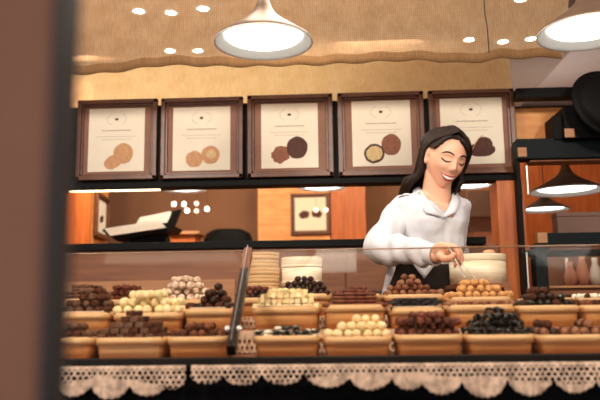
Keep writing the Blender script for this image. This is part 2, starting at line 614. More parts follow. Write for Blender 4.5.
def heading(pa, pw, ph, cx, cz, yy):
    # small emblem, a heading and two lines of unreadable fine print
    top = cz + ph / 2
    obj('emblem', ellipse_bm(cx, top - ph * .175, pw * .035, ph * .022, yy, 0, 7, .3, 3), 'inkbrown', pa, False)
    bm = bmesh.new()
    for s in (-1, 1):
        pts = [(cx + s * pw * .17 * math.cos(a), yy + .0006, top - ph * .175 + math.sin(a) * ph * .10) for a in [R(-60 + 12 * i) for i in range(11)]]
        tube(bm, pts, 0.0007, 5)
    obj('emblem_scrolls', bm, 'print', pa)
    rr = random.Random(int(cx * 1000) + int(pw * 1e5))
    bm = bmesh.new()
    for zz, half, th, wd in ((.345, .26, .0042, .03), (.445, .34, .0018, .02), (.49, .26, .0018, .02)):
        x = -half
        while x < half:
            q = wd * (0.5 + rr.random())
            box(bm, (cx + x * pw, yy, top - ph * zz - th), (cx + min(x + q, half) * pw, yy + .0008, top - ph * zz))
            x += q + .008
    obj('fine_print', bm, 'print', pa, False)


def E(nm, m, x, z, rx, rz, rot=0, jag=0.08, dy=0.0, seed=1):
    def f(pa, pw, ph, cx, cz, yy):
        obj(nm, ellipse_bm(cx + x * pw, cz + (z - .02) * ph, rx * pw * .88, rz * ph * .86, yy - dy, rot, 26, jag, seed), m, pa, False)
    return f


def stripe(x0, z0, x1, z1, m='inkcream', r=.0016, dy=.002):
    def f(pa, pw, ph, cx, cz, yy):
        bm = bmesh.new()
        tube(bm, [(cx + (x0 + (x1 - x0) * t) * pw, yy - dy, cz + (z0 + (z1 - z0) * t + .04 * math.sin(t * PI)) * ph) for t in (0, .33, .66, 1)], r, 5)
        obj('icing_stripe', bm, m, pa)
    return f


arts = [
    [E('printed_chocolate', 'inkpeach', -.05, -.33, .19, .12, .5), E('printed_chocolate', 'inkpeach', .13, -.20, .20, .19, 0, .05, .001), stripe(.03, -.10, .17, -.34), stripe(.10, -.06, .24, -.30)],
    [E('printed_chocolate', 'inkpeach', -.12, -.30, .17, .15), E('printed_chocolate', 'inkpeach', .16, -.24, .18, .165, 0, .05, .001), E('printed_nut', 'inkcream', .17, -.23, .10, .08, 0, .05, .002)],
    [E('printed_chocolate', 'inkmilk', -.16, -.27, .19, .15, .5, .2), E('printed_chocolate', 'inkbrown', .13, -.17, .21, .20, 0, .05, .001)],
    [E('printed_chocolate', 'inkmilk', .16, -.16, .19, .19, 0, .05), E('printed_chocolate', 'inkbrown', -.13, -.29, .20, .17, .3, .05, .001), E('printed_filling', 'inkcream', -.13, -.29, .16, .13, .3, .1, .002)],
    [E('printed_chocolate', 'inkbrown', .13, -.27, .26, .12, 0, .05), E('printed_chocolate', 'inkbrown', .18, -.20, .16, .14, .5, .05, .001), E('printed_chocolate', 'inkbrown', -.12, -.16, .10, .16, .3, .05, .0015), stripe(-.02, -.30, .16, -.08, 'inkpeach', .002, .003)],
]
rects = [((77, 100, 157, 180), (88, 108, 144, 171)), ((161, 98, 243, 178.5), (172.5, 106.5, 230, 170)), ((247.5, 95, 333, 177), (261, 103, 318, 167.5)),
         ((338, 92.5, 424.5, 175.5), (352, 100, 411, 165.5)), ((429.5, 90, 515.5, 174), (441, 97.5, 503.5, 163.5))]
labs = ['framed print of two peach oval pralines, leftmost of the row on the partition',
        'framed print of two round peach nut pralines, second in the row',
        'framed print of a dark round truffle and a broken chunk, middle of the row',
        'framed print of a truffle cut open to its pale filling, left of the woman\'s head',
        'framed print of a dark praline with a peach stripe, behind the woman\'s head']
for (o, p), ar, lb in zip(rects, arts, labs):
    yf = YP
    s = pxm(yf)
    A_, B_ = at(o[0], o[3], yf), at(o[2], o[1], yf)
    A2, B2 = at(o[0], o[1], yf), at(o[2], o[3], yf)
    W = ((B_.x - A_.x) + (B2.x - A2.x)) / 2
    zt = (B_.z + A2.z) / 2
    zb = max(zb_bot + .001, (A_.z + B2.z) / 2)
    cx, cz = (A_.x + B_.x + A2.x + B2.x) / 4, (zt + zb) / 2
    pc = at((p[0] + p[2]) / 2, (p[1] + p[3]) / 2, yf)
    q0, q1 = at(p[0], (p[1] + p[3]) / 2, yf), at(p[2], (p[1] + p[3]) / 2, yf)
    r0, r1 = at((p[0] + p[2]) / 2, p[3], yf), at((p[0] + p[2]) / 2, p[1], yf)

    def art(pa, pw, ph, a, b, yy, ar=ar):
        heading(pa, pw, ph, a, b, yy)
        for f in ar:
            f(pa, pw, ph, a, b, yy)
    framed_picture((W, zt - zb), (q1.x - q0.x, r1.z - r0.z, pc.x - cx, pc.z - cz), art, lb,
                   loc=(cx, YP + 0.018, cz), group='framed chocolate prints in a row on the partition')

# ------------------------------------------------------------------ cloths above
def cloth(name, xs, top_z, bot_fn, Y, m, label, amp, freq, hem=None, seed=0, z_div=30, edge=None):
    t = thing(name, label, 'curtain', ((xs[0] + xs[1]) / 2, Y, top_z))
    bm = bmesh.new()
    bh = bmesh.new()
    n = 160

    def fold(x, k):
        return amp * (math.sin(x * freq + seed) + 0.5 * math.sin(x * freq * 2.3 + seed * 2) + .3 * math.sin(x * freq * .6)) * (0.3 + 0.7 * k)
    grid, hg = [], []
    for i in range(n + 1):
        x = xs[0] + (xs[1] - xs[0]) * i / n
        zb = bot_fn(x)
        col = []
        for k in range(z_div + 1):
            q = k / z_div
            xx = x if edge is None else x + edge(x, q)
            z = top_z + (zb - top_z) * q
            col.append(bm.verts.new((xx - t.location.x, fold(x, q), z - top_z)))
        grid.append(col)
        if hem:
            hg.append([bh.verts.new((x - t.location.x + (0 if edge is None else edge(x, 1)), fold(x, 1) - 0.004 * s_, zz - top_z)) for zz, s_ in ((zb + hem, 1), (zb + hem * .5, 1.3), (zb - .001, 1), (zb - .001, -1), (zb + hem * .5, -1.3), (zb + hem, -1))])
    for i in range(n):
        for k in range(z_div):
            bm.faces.new((grid[i][k], grid[i + 1][k], grid[i + 1][k + 1], grid[i][k + 1]))
    obj('fabric', bm, m, t)
    if hem:
        for i in range(n):
            for k in range(5):
                bh.faces.new((hg[i][k], hg[i + 1][k], hg[i + 1][k + 1], hg[i][k + 1]))
        obj('hem', bh, 'hem', t)
    else:
        bh.free()
    # rod the cloth hangs from
    br = bmesh.new()
    tube(br, [(xs[0] - t.location.x, 0, 0.0), (xs[1] - t.location.x, 0, 0.0)], 0.008, 10)
    obj('rod', br, 'cord', t)
    return t


YV = 2.72
pts = [(40, 74), (87, 73), (110, 72), (140, 68), (167, 65), (200, 66), (250, 67), (317, 64), (400, 60), (430, 60), (460, 63), (480, 62), (500, 59), (550, 57), (570, 57)]
vb = [(at(a, b, YV).x, at(a, b, YV).z) for a, b in pts]


def interp(tab, x):
    if x <= tab[0][0]:
        return tab[0][1]
    for (x0, z0), (x1, z1) in zip(tab, tab[1:]):
        if x <= x1:
            return z0 + (z1 - z0) * (x - x0) / (x1 - x0)
    return tab[-1][1]


cloth('burlap_valance', (at(30, 0, YV).x, at(562, 57, YV).x), 2.36, lambda x: interp(vb, x) + .004 * math.sin(x * 40), YV, 'burlap',
      'loosely woven tan burlap valance with darker hem hanging across the top', 0.005, 6, hem=0.036, seed=1,
      edge=lambda x, q: 0.07 * (1 - q) * max(0, (x - 0.5) / .4))
YG = 3.19
gx0, gx1 = at(60, 80, YG).x, at(511, 80, YG).x
cloth('golden_backcloth', (gx0, gx1), zat(300, 57, YG), lambda x: zb_top - 0.03, YG, 'gold',
      'pale golden cloth hanging behind the framed pictures below the burlap', 0.008, 7, seed=4, z_div=8)
cd = thing('electric_cable', 'thin dark cord hanging in front of the burlap right of centre', 'cord', at(487, 0, YV - .08))
bm = bmesh.new()
c0 = Vector(cd.location)
tube(bm, [Vector((c0.x, c0.y, ZC)) - c0, at(484, 0, YV - .08) - c0, at(487, 25, YV - .08) - c0, at(489, 52, YV - .08) - c0], 0.0022, 6, 4)
obj('wire', bm, 'cord', cd)
# staples of light: ceiling downlights in two rows over the back room
k = 0
dl = [(139, 11.5, 'leftmost of the upper left row of three'), (171, 13, 'middle of the upper left row of three'), (203, 9, 'right of the upper left row of three'), (170, 51, 'left of the pair by the hem'), (198, 51, 'right of the pair by the hem'),
      (521, 0, 'at the top edge above the right lamp'), (469, 40, 'left of the three above the last picture'), (503, 42, 'middle of the three above the last picture'), (531, 39, 'right of the three, beside the right lamp'),
      (571, 13, 'just above the right pendant lamp')]
first = None
for x, y, wh in dl:
    d = CAM_ROT.to_3x3() @ Vector(((x - 300) / F_PX, (200 - y) / F_PX, -1))
    p = CAM_POS + d * ((ZC - 0.1 - CAM_POS.z) / d.z)
    if first is None:
        t = thing('ceiling_downlight', '', 'light', (0, 0, 0), 'round downlights glowing through the burlap')
        bm = bmesh.new()
        lathe(bm, [(0.030, 0.0), (0.047, 0.0), (0.047, 0.01), (0.03, 0.01)], 24, closed=True)
        obj('bezel', bm, 'lampwhite', t)
        bm = bmesh.new()
        lathe(bm, [(0.0301, 0.002), (0.0301, 0.009)], 24)
        obj('lens', bm, 'spotglow', t, False)
        first = t
    else:
        t = copy_tree(first)
    t.location = (p.x, p.y, ZC - 0.1 + (0 if p.x < 1.5 else .09))
    t['label'] = 'small glowing round ceiling downlight, ' + wh

# ------------------------------------------------------------------ pendant lamps
def pendant():
    t = thing('pendant_lamp', '', 'lamp')
    bm = bmesh.new()
    r = 0.16
    prof = [(r, 0.0), (r * 1.005, 0.004), (r * .97, 0.012), (r * .80, 0.031), (r * .60, 0.053), (r * .41, 0.076), (r * .26, 0.098), (r * .17, 0.122), (r * .135, 0.14),
            (r * .12, 0.141), (r * .12, 0.165), (r * .05, 0.172), (r * .05, 0.20)]
    inn = [(r * .045, 0.165), (r * .10, 0.135), (r * .24, 0.094), (r * .58, 0.050), (r * .78, 0.028), (r * .955, 0.009), (r * .985, 0.0)]
    lathe(bm, prof + inn, 48, closed=True)
    for f in bm.faces:
        c = f.calc_center_median()
    obj('shade', bm, 'bronze', t)
    bm = bmesh.new()
    inn2 = [(r * .045, 0.163), (r * .10, 0.133), (r * .24, 0.092), (r * .58, 0.048), (r * .78, 0.026), (r * .955, 0.007), (r * .985, -0.0015), (r * 1.008, -0.0015), (r * 1.008, 0.003)]
    bl = bmesh.new()
    rings = []
    for rr, z in inn2:
        rings.append([bl.verts.new((rr * math.cos(2 * PI * q / 48), rr * math.sin(2 * PI * q / 48), z)) for q in range(48)])
    for i in range(len(rings) - 1):
        for q in range(48):
            bl.faces.new((rings[i][q], rings[i][(q + 1) % 48], rings[i + 1][(q + 1) % 48], rings[i + 1][q]))
    bm.free()
    obj('enamel_lining', bl, 'lampwhite', t)
    bm = bmesh.new()
    lathe(bm, [(0.001, 0.010), (r * .5, 0.011), (r * .77, 0.019), (r * .77, 0.022), (0.001, 0.026)], 40)
    obj('diffuser', bm, 'glow', t)
    return t


LAMP = pendant()


def place_lamp(t, x, y, Y, scale, label, group='pendant lamps', top=None):
    p = at(x, y, Y)
    t.location = p
    t.scale = (scale,) * 3
    t['label'] = label
    t['group'] = group
    bm = bmesh.new()
    L_ = ((top or (ZC - 0.09 if Y > 3.35 else ZC)) - p.z) / (scale * (.72 if top else 1))
    tube(bm, [(0, 0, 0.195), (0, 0, L_)], 0.0035, 8)
    obj('cord', bm, 'cord', t)
    return t


base_children = list(LAMP.children)
lamps = [LAMP] + [copy_tree(LAMP) for _ in range(6)]
place_lamp(lamps[0], 263.5, 43, 2.2, .985, 'bronze cone pendant lamp hanging in front of the burlap above the third picture')
place_lamp(lamps[1], 589, 33, 2.2, .985, 'bronze cone pendant lamp cut off by the top right corner')
g2 = 'pendant lamps of the back room'
place_lamp(lamps[2], 322, 187.5, 4.9, 1.03, 'pendant lamp rim glowing above the small picture in the opening', g2)
place_lamp(lamps[3], 470, 185.5, 4.9, 1.03, 'pendant lamp rim glowing in the opening right of the woman\'s neck', g2)
place_lamp(lamps[4], 184, 189, 4.9, 1.0, 'pendant lamp rim glowing at left above the white register', g2)
place_lamp(lamps[5], 567, 191.5, 3.5, 1.10, 'bronze pendant lamp seen through the dark frame at right, the nearer one', g2, at(580, 97, 3.02).z)
lamps[5].scale.z *= .72
place_lamp(lamps[6], 545, 210, 3.95, .82, 'pendant lamp behind and below the nearer one in the dark frame at right', g2, at(580, 97, 3.02).z)

lamps[6].scale.z *= .72
for l_ in lamps[2:5]:
    for c_ in l_.children:
        if c_.name.startswith('diffuser'):
            c_.location.z = -.013

# ------------------------------------------------------------------ dark framed unit at the right
YU = 3.02
U = thing('dark_shelf_frame', 'tall dark teal wooden frame unit with brass-coloured square inlays at right', 'shelf', (at(560, 200, YU).x, YU, 0))


def U_(name, x0, x1, y0, y1, m, ya=0.0, yb=0.10, lab=None, bev=0.003):
    a, b = at(x0, (y0 + y1) / 2, YU), at(x1, (y0 + y1) / 2, YU)
    z1, z0 = at((x0 + min(x1, 600)) / 2, y0, YU).z, at((x0 + min(x1, 600)) / 2, y1, YU).z
    if y1 > 330:
        z0 = 0
    o = obj(name, bx((a.x - U.location.x, ya, z0), (b.x - U.location.x, yb, z1), bev), m, U, False)
    if lab:
        o['label'] = lab
    return o


U_('top_beam', 516.5, 680, 87, 97, 'black', 0.0, 0.065)
U_('back_panel', 516.5, 680, 97, 139, 'orange_l', 0.16, 0.18, 'light orange wood back panel')
U_('upper_box', 560, 680, 110, 141.5, 'black', -0.06, 0.14)
U_('upper_box', 552, 561, 117, 141, 'black', -0.03, 0.10)
U_('inlay', 560, 570, 132, 141, 'tan', -0.063, -0.058)
U_('main_beam', 516, 680, 139, 159, 'teal', -0.02, 0.065)
U_('inlay', 516.5, 525.5, 148.5, 158, 'tan', -0.024, -0.018)
U_('beam_lip', 530, 680, 159, 161, 'brown', 0.0, 0.09)
U_('slim_post', 522, 526, 158, 360, 'black', 0.0, 0.06)
U_('mirror_edge', 526.5, 528.3, 165, 195, 'steel', -0.005, 0.0)
U_('mirror_edge', 526.8, 528.6, 252, 292, 'steel', -0.005, 0.0)
U_('lower_beam', 545, 680, 233, 246, 'teal', -0.02, 0.12)
U_('inlay', 536, 546, 233, 243.5, 'tan', -0.024, 0.02)
U_('beam_lip', 549, 680, 246, 249.5, 'brown', 0.0, 0.09)
U_('under_shelf', 527, 680, 249.5, 254, 'black', 0.0, 0.16)
U_('front_post', 537, 549, 243.5, 360, 'teal', -0.02, 0.06)
U_('ledge', 549, 680, 285.5, 288, 'tan', 0.0, 0.12)
U_('base_cabinet', 549, 680, 288, 360, 'brown', 0.02, 0.4)
U_('side_board', 526, 534, 256, 360, 'teal', 0.05, 0.12)
# open-backed card boxes on the unit's upper shelf
Yk = YU + 0.07
a, b = at(556, 232, Yk), at(612, 232, Yk)
t = thing('storage_box', 'brown grey card box standing on the lower beam of the dark frame', 'box', ((a.x + b.x) / 2, Yk, at(575, 233, YU).z + .0005))
wd, hh = (b.x - a.x), at(575, 213, Yk).z - t.location.z
obj('body', bx((-wd / 2, -0.03, 0), (wd / 2, 0.045, hh * .8), .003), 'greybox', t, False)
obj('lid', bx((-wd / 2 - .003, -0.033, hh * .8), (wd / 2 + .003, 0.048, hh), .003), 'greybox', t, False)
# round black dish
pc = at(611, 103, YU - .13)
t = thing('black_dish', 'large round black metal dish with raised rim, cut off by the right edge', 'dish', pc)
bm = bmesh.new()
lathe(bm, [(0.001, 0.012), (0.12, 0.010), (0.145, 0.0), (0.150, -0.012), (0.165, -0.018), (0.178, -0.015), (0.180, -0.01), (0.168, -0.008), (0.155, 0.0), (0.150, 0.012), (0.125, 0.022), (0.001, 0.024)], 64)
o = obj('bowl', bm, 'black', t)
bm = bmesh.new()
ring = [(0.166 * math.cos(2 * PI * q / 64), 0.166 * math.sin(2 * PI * q / 64), -0.0185) for q in range(65)]
tube(bm, ring, 0.0022, 6)
o2 = obj('rim', bm, 'bronze', t)
ring = [(0.138 * math.cos(2 * PI * q / 64), 0.138 * math.sin(2 * PI * q / 64), 0.000) for q in range(65)]
bm = bmesh.new()
tube(bm, ring, 0.0018, 6)
obj('inner_ring', bm, 'bronze', t)
t.rotation_euler = (R(72), R(0), R(14))
t.rotation_euler = (Matrix.Rotation(R(35), 4, 'Y') @ Matrix.Rotation(R(78), 4, 'X')).to_euler()
t.scale = (0.92, 0.80, 1)

a, b = at(516, 95, YU), at(680, 95, YU)
struct('trim_8', bx((a.x, YU + .23, at(580, 97, YU).z), (b.x, YU + 1.15, at(580, 97, YU).z + .03)), 'black')

# little ornaments beyond the lower right window of the unit
def vase(x, y0, y1, Y, r, m, label, name='ceramic_vase', prof=None):
    p = at(x, y1, Y)
    h = at(x, y0, Y).z - p.z
    t = thing(name, label, 'vase', (p.x, Y, p.z), 'ornaments behind the lower right frame')
    bm = bmesh.new()
    pr = prof or [(.001, 0), (.6, 0), (.95, .18), (1, .35), (.8, .6), (.45, .8), (.5, 1), (.42, 1), (.36, .82), (.001, .7)]
    lathe(bm, [(a * r, b * h) for a, b in pr], 32)
    obj('body', bm, m, t)
    return t


YO = 3.6
zsh = at(580, 286, YO).z
sh = thing('ornament_shelf', 'narrow brown shelf carrying pale ornaments, seen through the lower right frame', 'shelf', (at(580, 280, YO).x, YO, 0))
sx0, sx1 = at(550, 280, YO).x - sh.location.x, 1.1
obj('board', bx((sx0, -0.12, zsh - 0.02), (sx1, 0.12, zsh)), 'brown', sh, False)
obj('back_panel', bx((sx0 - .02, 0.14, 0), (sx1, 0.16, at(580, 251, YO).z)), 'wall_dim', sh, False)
obj('support', bx((sx0, -0.10, 0), (sx0 + .04, 0.12, zsh - 0.02)), 'brown', sh, False)
obj('support', bx((sx1 - .04, -0.10, 0), (sx1, 0.12, zsh - 0.02)), 'brown', sh, False)
for (x, y0, r, m, lb) in ((571, 262, .029, 'peach', 'rounded peach ceramic vase, leftmost on the ornament shelf'), (583.5, 254, .030, 'peach', 'taller peach ceramic vase in the middle of the ornament shelf'),
                          (596.5, 258, .029, 'white', 'white ceramic vase beside the tall peach vase'), (609.5, 256, .030, 'peach', 'peach vase on the ornament shelf cut off by the right edge')):
    v = vase(x, y0, 286, YO, r, m, lb)
    v.location.z = zsh + .0005
t = thing('candle', 'slim white candle standing left on the ornament shelf', 'candle', (at(569, 286, YO + .05).x, YO + .06, zsh + .0005))
bm = bmesh.new()
lathe(bm, [(.001, 0), (.007, 0), (.007, .14), (.001, .142)], 16)
obj('wax', bm, 'white', t)
bm = bmesh.new()
tube(bm, [(0, 0, .14), (0, 0, .15)], .001, 6)
obj('wick', bm, 'cord', t)

# ------------------------------------------------------------------ back room seen through the opening
YB = 5.75


def wallpanel(name, x0, x1, Y, m, label, th=0.05, top=2.58, cat='wall panel'):
    a, b = at(x0, 215, Y).x, at(x1, 215, Y).x
    o = obj(name, bx((0, 0, 0), (b - a, th, top), .003), m, None, False, (a, Y, 0))
    if name.startswith('trim'):
        return tag(o, kind='structure')
    return tag(o, label, cat)


wallpanel('trim_3', 258, 330, YB, 'orange_l', 'light orange wooden panel behind the small picture in the opening')
wallpanel('trim_4', 331, 366, YB - .06, 'orange', 'deep orange wooden panel right of the small picture in the opening')
wallpanel('trim_5', 468, 640, YB - .02, 'orange', 'wide deep orange wooden panel at the back on the right')
wallpanel('trim_6', 30, 90, 4.6, 'orange', 'orange wooden column at the left end of the opening', .03)
# yellow-lit side wall with a picture on it
a = at(90, 215, 4.6)
b = at(108, 215, 5.1)
d = Vector((b.x - a.x, b.y - a.y, 0))
Lw = d.length
ang = math.atan2(d.y, d.x)
o = obj('trim_7', bx((0.02, 0, 0), (Lw, 0.03, 2.58), .003), 'orange_l', None, False, (a.x, a.y, 0))
o.rotation_euler = (0, 0, ang)
tag(o, kind='structure')


def art_pair(pa, pw, ph, cx, cz, yy):
    E('printed_chocolate', 'inkbrown', -.2, 0, .2, .14, .2, .2)(pa, pw, ph, cx, cz, yy)
    E('printed_chocolate', 'inkbrown', .2, .02, .2, .14, -.2, .2)(pa, pw, ph, cx, cz, yy)


def art_one(pa, pw, ph, cx, cz, yy):
    E('printed_chocolate', 'inkbrown', 0, -.05, .26, .13, .2, .3)(pa, pw, ph, cx, cz, yy)


p = at(310.5, 214, YB - .01)
s5 = pxm(YB)
framed_picture((39 * s5, 41 * s5), (31 * s5, 33 * s5, 0, 0), art_pair, 'small framed print of two dark chocolates on the orange panel in the opening', loc=(p.x, YB - .001, p.z))
mid = a.lerp(b, .5)
pz = at(97, 217, mid.y).z
framed_picture((.34, .30), (.25, .22, 0, 0), art_one, 'small framed print of one dark chocolate on the bright side panel at left',
               loc=(mid.x + math.sin(ang) * .003, mid.y - math.cos(ang) * .003, pz), rz=ang)

# high counter with the white register
zt = at(150, 246, 4.3).z
t = thing('tall_counter', 'tall orange brown wooden counter carrying the white register in the opening', 'counter', (at(152, 240, 4.3).x, 4.3, 0))
wd = at(196, 240, 4.3).x - at(112, 240, 4.3).x
obj('body', bx((-wd / 2, -.15, 0), (wd / 2, .25, zt - .03), .004), 'orange', t, False)
obj('top', bx((-wd / 2 - .01, -.17, zt - .03), (wd / 2 + .01, .27, zt), .004), 'brown', t, False)
cxr = t.location.x
rg = thing('cash_register', 'white glossy register with tilted panel and dark edges on the tall counter', 'register', (cxr - .02, 4.3, zt + .0015))
s4 = pxm(4.3)


def rp(x, y):
    q = at(x, y, 4.3)
    return Vector((q.x - rg.location.x, 0, q.z - zt))


def prism(pts, y0, y1):
    bm = bmesh.new()
    A = [bm.verts.new((p.x, y0, p.z)) for p in pts]
    B = [bm.verts.new((p.x, y1, p.z)) for p in pts]
    bm.faces.new(A)
    bm.faces.new(B[::-1])
    n = len(A)
    for i in range(n):
        bm.faces.new((A[i], B[i], B[(i + 1) % n], A[(i + 1) % n]))
    bmesh.ops.recalc_face_normals(bm, faces=bm.faces)
    return bm


obj('stand', prism([rp(128, 246), rp(168, 246), rp(164, 232), rp(132, 236)], .0, .12), 'black', rg, False)
obj('tray', prism([rp(107, 233), rp(110, 230), rp(172, 225), rp(178, 228), rp(174, 233), rp(120, 242)], -.10, .14), 'black', rg, False)
obj('keypad', prism([rp(110, 231), rp(116, 238), rp(170, 230), rp(164, 223)], -.115, -.10), 'white', rg, False)
obj('screen', prism([rp(136, 226), rp(141, 218), rp(170, 212), rp(174, 213), rp(166, 228)], -.02, .02), 'white', rg, False)
obj('screen_edge', prism([rp(173, 212), rp(181, 210), rp(174, 227), rp(166, 229)], -.025, .025), 'black', rg, False)

t = thing('wooden_crate', 'small orange wooden crate right of the white register', 'crate', (at(186, 240, 4.75).x, 4.75, 0))
wd = 24 * pxm(4.75)
ztc = at(186, 233, 4.75).z
obj('body', bx((-wd / 2, -.1, 0), (wd / 2, .1, ztc - .02)), 'orange', t, False)
obj('top', bx((-wd / 2 - .03, -.12, ztc - .02), (wd / 2 + .03, .12, ztc)), 'tan', t, False)
# dark armchair-like mass
pp = at(228, 250, 4.8)
t = thing('high_back_armchair', 'high black upholstered armchair standing in the back room', 'chair', (at(228, 250, 5.35).x, 5.35, 0))
sA = pxm(5.35)
zt2 = at(228, 230, 5.35).z
w2 = 52 * sA
bm = bmesh.new()
rings = []
for z, f in ((.45, .95), (.8, 1), (1.2, 1), (zt2 - .10, .98), (zt2 - .03, .86), (zt2, .6)):
    rings.append([(math.cos(2 * PI * k / 24) * w2 / 2 * f, math.sin(2 * PI * k / 24) * .09, z) for k in range(24)])
loft(bm, rings)
obj('backrest', bm, 'black', t)
obj('seat', bx((-w2 / 2, -.45, .36), (w2 / 2, .05, .48), .03), 'black', t)
for sx_ in (-1, 1):
    obj('armrest', bx((sx_ * w2 / 2 - .04, -.42, .48), (sx_ * w2 / 2 + .04, .0, .68), .03), 'black', t)
    for sy_ in (-.40, 0):
        obj('leg', bx((sx_ * (w2 / 2 - .05) - .02, sy_ - .02, 0), (sx_ * (w2 / 2 - .05) + .02, sy_ + .02, .36)), 'brown', t, False)
# dark low dresser line and grey board on the right of the woman
wallpanel('grey_board', 468, 494, 4.4, 'greybox', 'greyish board standing behind the woman, right of her shoulder', .04, at(480, 190, 4.4).z, 'board')
o = wallpanel('dark_cabinet', 462, 496, 4.1, 'brown', 'dark brown cabinet below the greyish board right of the woman', .20, at(480, 216, 4.1).z, 'cabinet')
o = wallpanel('orange_chest', 462, 494, 3.75, 'orange', 'orange wooden chest in the opening beside the orange post', .25, at(480, 232, 3.75).z, 'chest')
# bulbs (blurred points of light); the last two stand in for reflections of lights
first = None
bulbs = [(174, 204, 'bulbglow', 'leftmost of the cluster'), (184, 204, 'bulbglow', 'second of the upper row'), (187, 210.5, 'bulbglow', 'lower one below the second'), (196.5, 203.5, 'pinkglow', 'upper pink one'),
         (196.5, 211, 'pinkglow', 'lower pink one'), (207, 209, 'bulbglow', 'rightmost of the cluster'), (316, 210, 'pinkglow', 'left imitated reflection before the small picture'), (326, 210, 'pinkglow', 'right imitated reflection before the small picture')]
for x, y, m, wh in bulbs:
    Yb = 5.3 if y < 205.5 else 5.38
    p = at(x, y, Yb)
    t = thing('bulb_or_reflection', 'small glowing bulb in the back room, ' + wh, 'light bulb', p, 'small glowing bulbs of the back room')
    bm = bmesh.new()
    lathe(bm, [(.0005, -.016), (.008, -.0145), (.014, -.008), (.016, 0), (.014, .008), (.008, .0145), (.0005, .016)], 16)
    obj('glass_globe', bm, m, t)
    bm = bmesh.new()
    tube(bm, [(0, 0, .015), (0, 0, ZC - .09 - p.z)], .0015, 6)
    obj('cord', bm, 'cord', t)

# ------------------------------------------------------------------ counter and glass case
YF = 1.53
xL, xR = -1.05, 1.05
z_rt = at(300, 356.5, YF).z       # top of rail
z_rb = at(300, 366, YF).z
cs = thing('display_counter', 'dark counter with stepped display deck for the baskets', 'counter', (0, YF, 0))


def K_(name, lo, hi, m, bev=0.002):
    return obj(name, bx(Vector(lo) - cs.location, Vector(hi) - cs.location, bev), m, cs, False)


YR = [1.60, 1.795, 1.99]          # front face of each row of baskets
ZR = [at(300, 358, YR[0]).z, at(300, 330, YR[1]).z, at(300, 316, YR[2]).z]
K_('front_rail', (xL, YF - 0.015, z_rb), (xR, YF + 0.02, z_rt), 'rail')
K_('body', (xL, YF + 0.0, 0), (xR, 2.20, z_rb), 'counter')
K_('deck', (xL, YF + 0.02, z_rb), (xR, 2.20, ZR[0]), 'brown')
K_('upper_step', (xL, YR[1] - .005, ZR[0]), (xR, 2.20, ZR[1]), 'tan')
K_('upper_step', (xL, YR[2] - .005, ZR[1]), (xR, 2.20, ZR[2]), 'tan')
# lace runners
def lace(name, x0, x1, bots, label, Y, seed=0, drape=True):
    """bots: list of (pixel x of valley, ..) -> scallop centres (x, bottom y, halfwidth px)"""
    a, b = at(x0, 367, Y), at(x1, 367, Y)
    t0 = at(x0, 366.5, Y)
    bm = bmesh.new()
    uvl = bm.loops.layers.uv.new('UVMap')
    n = int((x1 - x0) * 1.6)
    nv = 14
    cols = []
    s = pxm(Y)
    for i in range(n + 1):
        px = x0 + (x1 - x0) * i / n
        top = at(px, 366.5 - (px - 62) * .0095, Y)
        yb = 373
        for (cx, by, hw) in bots:
            q = abs(px - cx) / hw
            if q < 1:
                e = by - (by - 373) * (1 - math.sqrt(max(0, 1 - q * q * .97))) - 1.3 * abs(math.sin(px * .55))
                yb = max(yb, e)
        bot = at(px, yb - (px - 62) * .004, Y)
        col = []
        for k in range(nv + 1):
            q = k / nv
            z = top.z + (bot.z - top.z) * q
            yy = Y - 0.004 - 0.006 * q * (1 + math.sin(px * .19 + seed)) - .002 * math.sin(px * .6)
            v = bm.verts.new((top.x - a.x, yy - Y, z - a.z))
            col.append((v, (top.x, top.z - z)))
        cols.append(col)
    for i in range(n):
        for k in range(nv):
            q = (cols[i][k], cols[i + 1][k], cols[i + 1][k + 1], cols[i][k + 1])
            f = bm.faces.new([c[0] for c in q])
            for lp, c in zip(f.loops, q):
                lp[uvl].uv = c[1]
    o = obj(name, bm, 'lace', None, True, a)
    md = o.modifiers.new('thick', 'SOLIDIFY')
    md.thickness = 0.0015
    return tag(o, label, 'lace', 'lace trims along the counter edge')


YL = YF - 0.017
lace('lace_trim', 40, 186, [(45, 396, 18), (76, 397, 20), (112, 400, 22), (150, 397, 22), (175, 390, 14)], 'crocheted cream lace trim hanging from the counter edge, shorter left piece', YL)
lace('lace_trim', 192, 640, [(208, 385, 17), (243, 386.5, 19), (283, 386, 21), (328, 389, 23), (370, 392, 22), (408, 392, 18), (440, 397, 22), (482, 400, 24), (528, 398, 24), (572, 396, 22), (610, 396, 20)],
     'crocheted cream lace trim hanging from the counter edge, long right piece', YL, 2)
# lace on the step fronts, seen between the baskets
for zlo, zhi, Yq, lb in ((ZR[0] + .001, ZR[1] - .001, YR[1] - .008, 'perforated lace ribbon covering the lower display step behind the front baskets'),
                         (ZR[1] + .001, ZR[2] - .001, YR[2] - .008, 'perforated lace ribbon covering the upper display step behind the middle baskets')):
    bm = bmesh.new()
    uvl = bm.loops.layers.uv.new('UVMap')
    vs = [((xL - xL), 0), ((xR - xL), 0), ((xR - xL), zhi - zlo), (0, zhi - zlo)]
    for yy in (-.001, .0):
        V = [bm.verts.new((p[0], yy, p[1])) for p in vs]
        f = bm.faces.new(V)
        for lp, p in zip(f.loops, vs):
            lp[uvl].uv = (p[0], .007 + .02 * p[1] / (zhi - zlo) if False else p[1] * .6 + .0065)
    tag(obj('lace_ribbon', bm, 'lace', None, False, (xL, Yq, zlo)), lb, 'lace')

# slanted glass
YT = 1.87
pb, pt = at(231, 356, YF + .005), at(240, 252, YT)
zb_, zt_ = z_rt + 0.001, pt.z
xb = pb.x


